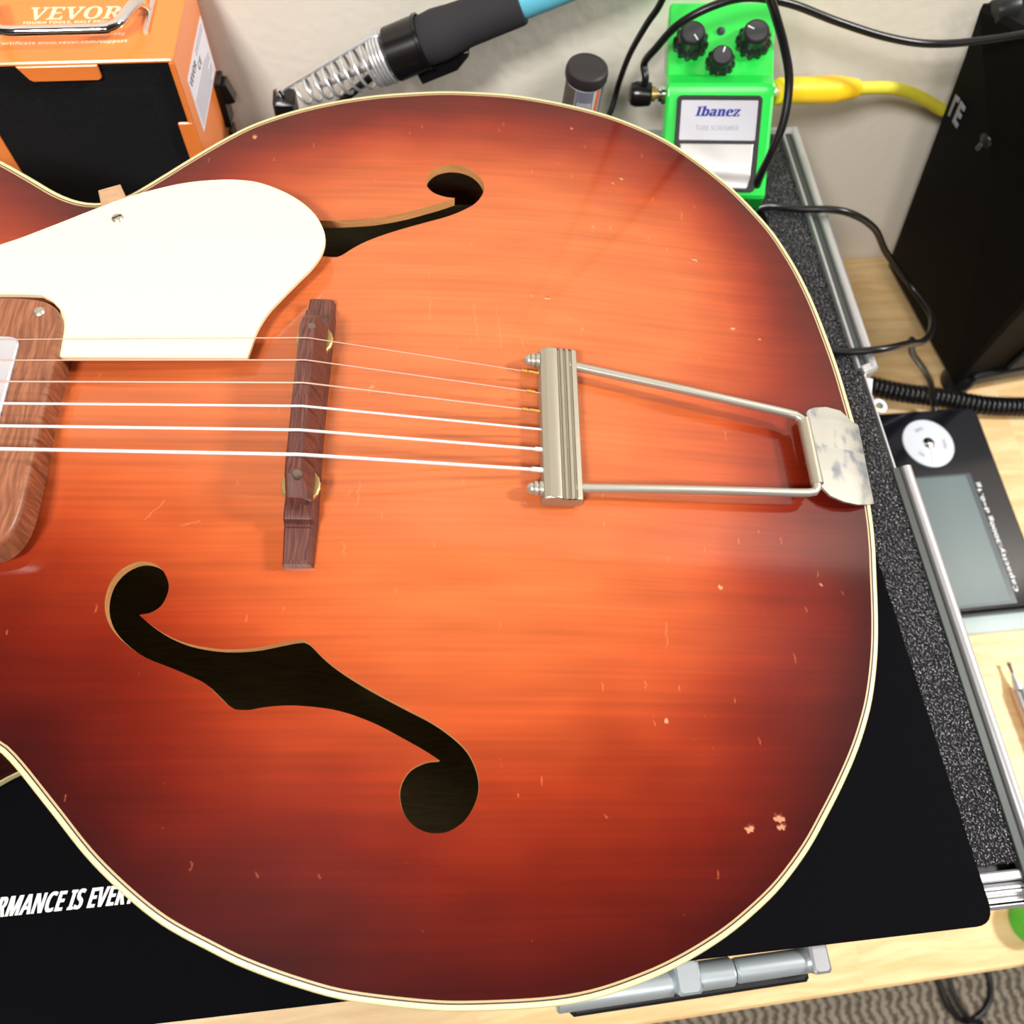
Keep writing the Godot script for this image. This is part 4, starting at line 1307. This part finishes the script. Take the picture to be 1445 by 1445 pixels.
	var dr: Vector3 = (Vector3(121.9, -68, -317.2) - jr).normalized()
	done(Mb.new().lathe([Vector2(0, 0), Vector2(3.0, 0), Vector2(3.0, 9), Vector2(0, 9)], jr + dr * 1.0, dr, 18), "plug_sleeve", o, mats["steel_wire"], 40.0)
	done(Mb.new().lathe([Vector2(0, 6), Vector2(7.2, 6), Vector2(8.0, 7.5), Vector2(8.6, 54), Vector2(8.2, 58), Vector2(7.0, 68), Vector2(6.2, 76), Vector2(5.0, 77), Vector2(0, 77)], jr + dr * 1.0, dr, 28), "plug_body", o, mats["yellow_plastic"], 35.0)
	var q0 := jr + dr * 74.0
	done(Mb.new().tube(spline([q0, Vector3(136.3, -72, -323.2), Vector3(157.4, -80, -330.5), Vector3(178.9, -92, -338), Vector3(194, -102, -344.5), Vector3(204, -108, -348)], 6), 4.2, 14), "lead", o, mats["yellow_jacket"], 60.0)
	# coiled lead behind the scale
	o = thing("coiled_cable", "thick black coiled cable lying on the bench between scale and amplifier", "cable", Vector3(290, -298, -209))
	var axis := spline([Vector3(206, -289, -224), Vector3(211.8, -289, -221.7), Vector3(240.2, -289, -215.4), Vector3(279, -289, -211.2), Vector3(316.9, -289, -205.0), Vector3(364.5, -289, -205.8), Vector3(430, -289, -212), Vector3(560, -289, -230), Vector3(690, -289, -238)], 12)
	var coil := PackedVector3Array()
	var run := 0.0
	for i in axis.size() - 1:
		var d := axis[i + 1] - axis[i]
		var steps := maxi(2, int(d.length() / 0.32))
		var f := d.normalized()
		var e := Vector3.UP
		var s := f.cross(e).normalized()
		for k in steps:
			var pt := axis[i] + d * (float(k) / steps)
			var a := TAU * (run + d.length() * k / steps) / 4.6
			coil.append(pt + (e * cos(a) + s * sin(a)) * 6.9)
		run += d.length()
	done(Mb.new().tube(coil, 1.9, 6), "coil", o, mats["cable_black"], 80.0)
	# loop of cable on the carpet
	o = thing("floor_cable", "loop of dark cable lying on the carpet in front of the bench", "cable", Vector3(590, -1000, 350))
	done(Mb.new().tube(spline([Vector3(540, -996, 240), Vector3(556, -996, 300), Vector3(564.5, -996, 337.9), Vector3(571, -996, 360.1), Vector3(589, -996, 378), Vector3(618, -996, 368), Vector3(637, -996, 345), Vector3(640, -996, 310), Vector3(630, -996, 240)], 6), 4.0, 10), "lead", o, mats["cable_black"], 60.0)
	done(Mb.new().tube(spline([Vector3(560, -988, 250), Vector3(572, -988, 310), Vector3(577, -988, 345), Vector3(590, -988, 372), Vector3(612, -990, 380)], 6), 4.0, 10), "lead", o, mats["cable_black"], 60.0)


func make_amp() -> void:
	var o := thing("guitar_amplifier", "black vinyl covered guitar amplifier with rounded rubber corner by the wall", "amplifier", Vector3(400, -298, -290))
	var V := Vector3(260, 0, -62)
	var a := Vector3(253, -284, -352.6)
	var b := Vector3(288, -284, -221.5)
	var dd := Vector3(189.6, -57.6, -342.5)
	var e := Vector3(263, -49, -216.5)
	var ft := Vector3(176.4, -19.5, -339)
	var gt := Vector3(236, -2, -250)
	var lr := PackedVector3Array([a, b, e, gt, ft, dd])
	var rr := PackedVector3Array()
	var lr2 := PackedVector3Array()
	var mid := (a + b + e + gt + ft + dd) / 6.0
	for p in lr:
		rr.append(p + V)
		lr2.append(p + (mid - p) * 0.035 - V.normalized() * 3.0)
	done(Mb.new().loft([lr2, lr, rr]), "cabinet", o, mats["black_tolex"], 15.0)
	# front: a rail and the sparkling grille
	var ex := V.normalized()
	var fz := Vector3.UP.cross(ex).cross(Vector3.UP)
	var fn := ex.cross(Vector3.UP).normalized() * -1.0
	if fn.z < 0:
		fn = -fn
	var fb := Basis(ex, Vector3.UP, fn)
	done(Mb.new().box(b + V * 0.5 + Vector3(0, 10, 0) + fn * 2.0, Vector3(250, 14, 6), fb, 1.5), "front_rail", o, mats["knob_black"])
	done(Mb.new().box(b + V * 0.5 + ex * 10.0 + Vector3(0, 112, 0) + fn * 3.0, Vector3(215, 180, 4), fb, 1.0), "grille", o, mats["grille_cloth"])
	# rubber corners and feet
	done(Mb.new().lathe([Vector2(0, -14), Vector2(12, -14), Vector2(14, -10), Vector2(14, 4), Vector2(11, 10), Vector2(0, 12)], b + ex * 12.0 - fn * 9.0, Vector3.UP, 24), "corner_guard", o, mats["black_rubber"], 40.0)
	for s in [0.1, 0.9]:
		for t in [0.15, 0.85]:
			done(Mb.new().lathe([Vector2(0, -13.9), Vector2(9, -13.9), Vector2(10, -12), Vector2(10, 1), Vector2(0, 1)], a.lerp(b, t) + V * s + ex * 4.0, Vector3.UP, 18), "foot", o, mats["black_rubber"], 40.0)
	# side: knob, logo letters, handle stud
	var sn := (b - a).cross(dd - a).normalized()
	if sn.x > 0:
		sn = -sn
	var at := func(s: float, t: float) -> Vector3: return (a.lerp(b, s)).lerp(dd.lerp(e, s), t)
	var k1: Vector3 = at.call(0.31, 0.84)
	done(Mb.new().lathe([Vector2(0, -4), Vector2(7, -4), Vector2(7, 3), Vector2(5, 6), Vector2(0, 6.5)], k1, sn, 20), "side_knob", o, mats["knob_black"], 35.0)
	done(Mb.new().box(k1 + sn * 6.5 + Vector3(0, -5, 0), Vector3(3, 6, 3), Basis(), 0.6), "knob_pointer", o, mats["knob_face"])
	var tx := (b - a).normalized()
	var ty := (dd - a)
	ty = (ty - tx * ty.dot(tx)).normalized()
	lettering("logo_print", o, "TE", "Droid Sans", (at.call(0.015, 0.80) as Vector3) + sn * 1.5, tx, ty, 17.0, 19.0, mats["ink_grey"], 0.0, 1.0, 0.8)
	done(Mb.new().lathe([Vector2(0, -6), Vector2(8, -6), Vector2(9, 2), Vector2(7, 8), Vector2(0, 9)], ft + Vector3(12, 2, 6), sn, 20), "handle_stud", o, mats["knob_black"], 35.0)


func make_scale() -> void:
	var o := thing("digital_scale", "black digital scale with round white button disc and grey screen", "scale", L(263, -298, -70), 6.0)
	var f := bench_basis
	done(Mb.new().prism(round_rect(206.5, -167, 320, 29, 5.0), -297.9, -293.6, f, Vector3.ZERO, 0.6), "base_plate", o, mats["clear_acrylic"], 25.0)
	done(Mb.new().prism(round_rect(208.5, -164.8, 318.2, 15, 7.0), -293.5, -280.0, f, Vector3.ZERO, 1.6), "body", o, mats["scale_black"], 25.0)
	# bright moulded edge round the panel
	var rings := []
	var outer := round_rect(207.6, -165.8, 319.0, 15.8, 8.0)
	for p in outer:
		var c := Vector2(263.3, -75.0)
		var d := (p - c).normalized()
		rings.append(PackedVector3Array([L(p.x, -290, p.y), L(p.x, -282.4, p.y), L(p.x - d.x, -281.4, p.y - d.y), L(p.x - d.x * 1.4, -290, p.y - d.y * 1.4)]))
	done(Mb.new().loft(rings, false, true), "edge_strip", o, mats["aluminium_dark"], 40.0)
	done(Mb.new().prism(round_rect(236.4, -103.5, 291.5, 11.0, 1.0), -281.0, -279.9, f, Vector3.ZERO, 0.2), "screen_frame", o, mats["lcd_edge"], 25.0)
	done(Mb.new().prism(round_rect(238.4, -101.5, 286.5, 8.6, 0.8), -280.5, -279.7, f, Vector3.ZERO, 0.1), "screen", o, mats["lcd_glass"], 25.0)
	var dc := L(263.1, -280.0, -133.5)
	var d := sub("button_disc", o)
	done(Mb.new().lathe([Vector2(0, 0), Vector2(22.6, 0), Vector2(22.4, 0.8), Vector2(21.6, 1.2), Vector2(0, 1.2)], dc, Vector3.UP, 56), "disc", d, mats["disc_white"], 30.0)
	done(Mb.new().lathe([Vector2(0, 1.0), Vector2(4.6, 1.0), Vector2(5.0, 1.4), Vector2(3.2, 2.2), Vector2(0, 2.4)], dc, Vector3.UP, 20), "centre_stud", d, mats["chrome"], 30.0)
	done(Mb.new().box(dc + f * Vector3(-1.6, 1.25, 12.6), Vector3(0.3, 0.1, 15), f * Basis(Vector3.UP, -0.22), 0.02), "seam", d, mats["ink_grey"])
	for q in [["TARE", 200.0, 8.4], ["UNITS", 80.0, 9.0], ["ON", -45.0, 5.0]]:
		var a := deg_to_rad(q[1])
		var dir := f * Vector3(sin(a), 0, cos(a))
		var ex := f * Vector3(cos(a), 0, -sin(a))
		lettering("button_print", d, q[0], "Droid Sans", dc + Vector3(0, 1.22, 0) + dir * 15.5 - ex * q[2] * 0.5, ex, -dir, q[2], 3.0, mats["ink_dark"], 0.0, 0.0, 0.06)
	lettering("print", o, "Capacity:3000g d=0.1g", "Droid Sans", L(297.0, -279.95, 1.5), -f.z, -f.x, 96.0, 4.6, mats["print_white"], 0.0, 0.8, 0.1)
	lettering("print", o, "3kg", "Droid Sans", L(231.5, -279.95, -86.0), -f.z, -f.x, 17.0, 5.6, mats["print_white"], 0.0, 0.8, 0.1)


func make_small_tools() -> void:
	var a := Vector3(279.3, -291.6, 25.4)
	var d := Vector3(0.145, 0.0, 1.0).normalized()
	var o := thing("precision_screwdriver", "slim steel precision screwdriver with dark flat tip lying on the pine bench", "screwdriver", a + d * 70.0 + Vector3(0, -6, 0))
	done(Mb.new().lathe([Vector2(0, 0), Vector2(1.5, 0), Vector2(1.2, 4), Vector2(0.9, 9), Vector2(0, 9)], a, d, 12), "tip", o, mats["can_brown"], 40.0)
	done(Mb.new().lathe([Vector2(0, 8), Vector2(0.9, 8), Vector2(3.2, 17), Vector2(3.4, 22), Vector2(0, 22)], a, d, 20), "collet", o, mats["zinc"], 35.0)
	done(Mb.new().lathe([Vector2(0, 21), Vector2(5.0, 21), Vector2(5.8, 22.5), Vector2(5.8, 118), Vector2(4.6, 121), Vector2(0, 121)], a + Vector3(1.0, 0, 0), d, 24, 8, 0.5), "handle", o, mats["tool_steel"], 25.0)
	done(Mb.new().tube(PackedVector3Array([a + d * 20.0 + Vector3(-3.6, -2.6, 0), a + d * 110.0 + Vector3(-3.6, -2.6, 0)]), 1.6, 10), "pocket_clip", o, mats["tool_copper"], 50.0)
	o = thing("green_clamp", "rounded bright green plastic clamp end on the bench's front right", "clamp", Vector3(246, -298, 207), 6.0)
	done(Mb.new().lathe([Vector2(0, 0), Vector2(13, 0), Vector2(15, 2), Vector2(15, 16), Vector2(12.4, 19), Vector2(0, 19.6)], Vector3(251, -297.9, 206), Vector3.UP, 36), "pad", o, mats["lime_plastic"], 35.0)
	done(Mb.new().box(Vector3(295, -289, 201), Vector3(80, 14, 16), bench_basis, 3.0), "arm", o, mats["lime_plastic"])
	o = thing("blue_tool_handle", "pale blue plastic handle poking past the bench's front edge", "tool", Vector3(262, -298, 236), 6.0)
	done(Mb.new().lathe([Vector2(0, 0), Vector2(5, 0), Vector2(6.5, 2), Vector2(6.5, 76), Vector2(5, 80), Vector2(0, 80)], Vector3(240, -291.4, 239), Vector3(1, 0, -0.2).normalized(), 20), "handle", o, mats["pale_blue_plastic"], 35.0)


# ---------------------------------------------------------------- light
func lamp(called: String, label: String, at: Vector3, size: Vector2, energy: float, c: Color, aim: Vector3) -> void:
	# a shallow housing with a glowing face, and an area light of the same size just in front of it
	var o := thing(called, label, "lamp", at)
	var f := (aim - at).normalized()
	var x := f.cross(Vector3.FORWARD).normalized()
	var b := Basis(x, -f, x.cross(-f))
	var glow := mat(called + "_glow", Color.WHITE, 0.6)
	glow.emission_enabled = true
	glow.emission = c
	glow.emission_energy_multiplier = 2.5
	done(Mb.new().box(at - f * 26.0, Vector3(size.x + 24, 40, size.y + 24), b, 4.0), "housing", o, mats["lamp_housing"])
	done(Mb.new().box(at - f * 4.0, Vector3(size.x, 6, size.y), b, 1.0), "diffuser", o, glow)
	var l := AreaLight3D.new()
	l.name = "light"
	l.area_size = size * MM
	l.light_energy = energy
	l.light_color = c
	l.area_range = 8.0
	l.shadow_enabled = true
	o.add_child(l)
	l.position = f * 2.0 * MM
	l.basis = Basis(x, x.cross(f) * -1.0, -f)


func _ready() -> void:
	# camera: a wide lens close above the guitar's lower bout, looking steeply down
	var cam := Camera3D.new()
	cam.name = "camera"
	add_child(cam)
	cam.position = wpos(Vector3(-160.57, 315.55, 166.18))
	cam.basis = Basis(Vector3(0.99661, 0.08135, 0.01225), Vector3(-0.02069, 0.39196, -0.91975), Vector3(-0.07962, 0.91638, 0.39231)).orthonormalized()
	cam.fov = 63.40
	cam.near = 0.02
	cam.far = 20.0
	var at := CameraAttributesPhysical.new()
	at.frustum_focal_length = 19.43
	at.frustum_focus_distance = 0.33
	at.frustum_near = 0.02
	at.frustum_far = 20.0
	at.exposure_aperture = 9.0
	cam.attributes = at
	var we := WorldEnvironment.new()
	we.name = "environment"
	var env := Environment.new()
	env.background_mode = Environment.BG_COLOR
	env.background_color = Color(0.05, 0.05, 0.055)
	env.tonemap_mode = Environment.TONE_MAPPER_LINEAR
	env.tonemap_exposure = 0.93
	env.sdfgi_enabled = true
	env.ssao_enabled = true
	env.ssil_enabled = true
	we.environment = env
	add_child(we)
	make_materials()
	lamp("unseen_side_lamp", "unseen white panel lamp high on the left, throwing shadows to the right", Vector3(-560, 950, 640), Vector2(220, 180), 1.7, Color(1.0, 0.985, 0.97), Vector3(-200, 0, -60))  # out of view, placed so the pickup and extractor shade to the right
	lamp("unseen_side_lamp", "unseen white panel lamp high on the right, throwing shadows to the left", Vector3(1380, 1230, -120), Vector2(260, 200), 3.75, Color(1.0, 0.985, 0.97), Vector3(-100, 0, 0))  # out of view, placed so the bridge and tailpiece shade to the left
	lamp("added_ceiling_fill", "added square fill panel under the ceiling, softly brightening the room", L(-100, 1395, 1300), Vector2(600, 600), 0.7, Color(1.0, 0.985, 0.97), L(-100, 0, 1301))  # added overhead fill, softly lifts the wall and shaded sides
	make_room()
	make_bench()
	make_case()
	make_mat()
	make_outline()
	make_arch()
	make_guitar()
	make_extractor()
	make_amp()
	make_pedal()
	make_scale()
	make_iron()
	make_canister()
	make_cables()
	make_small_tools()
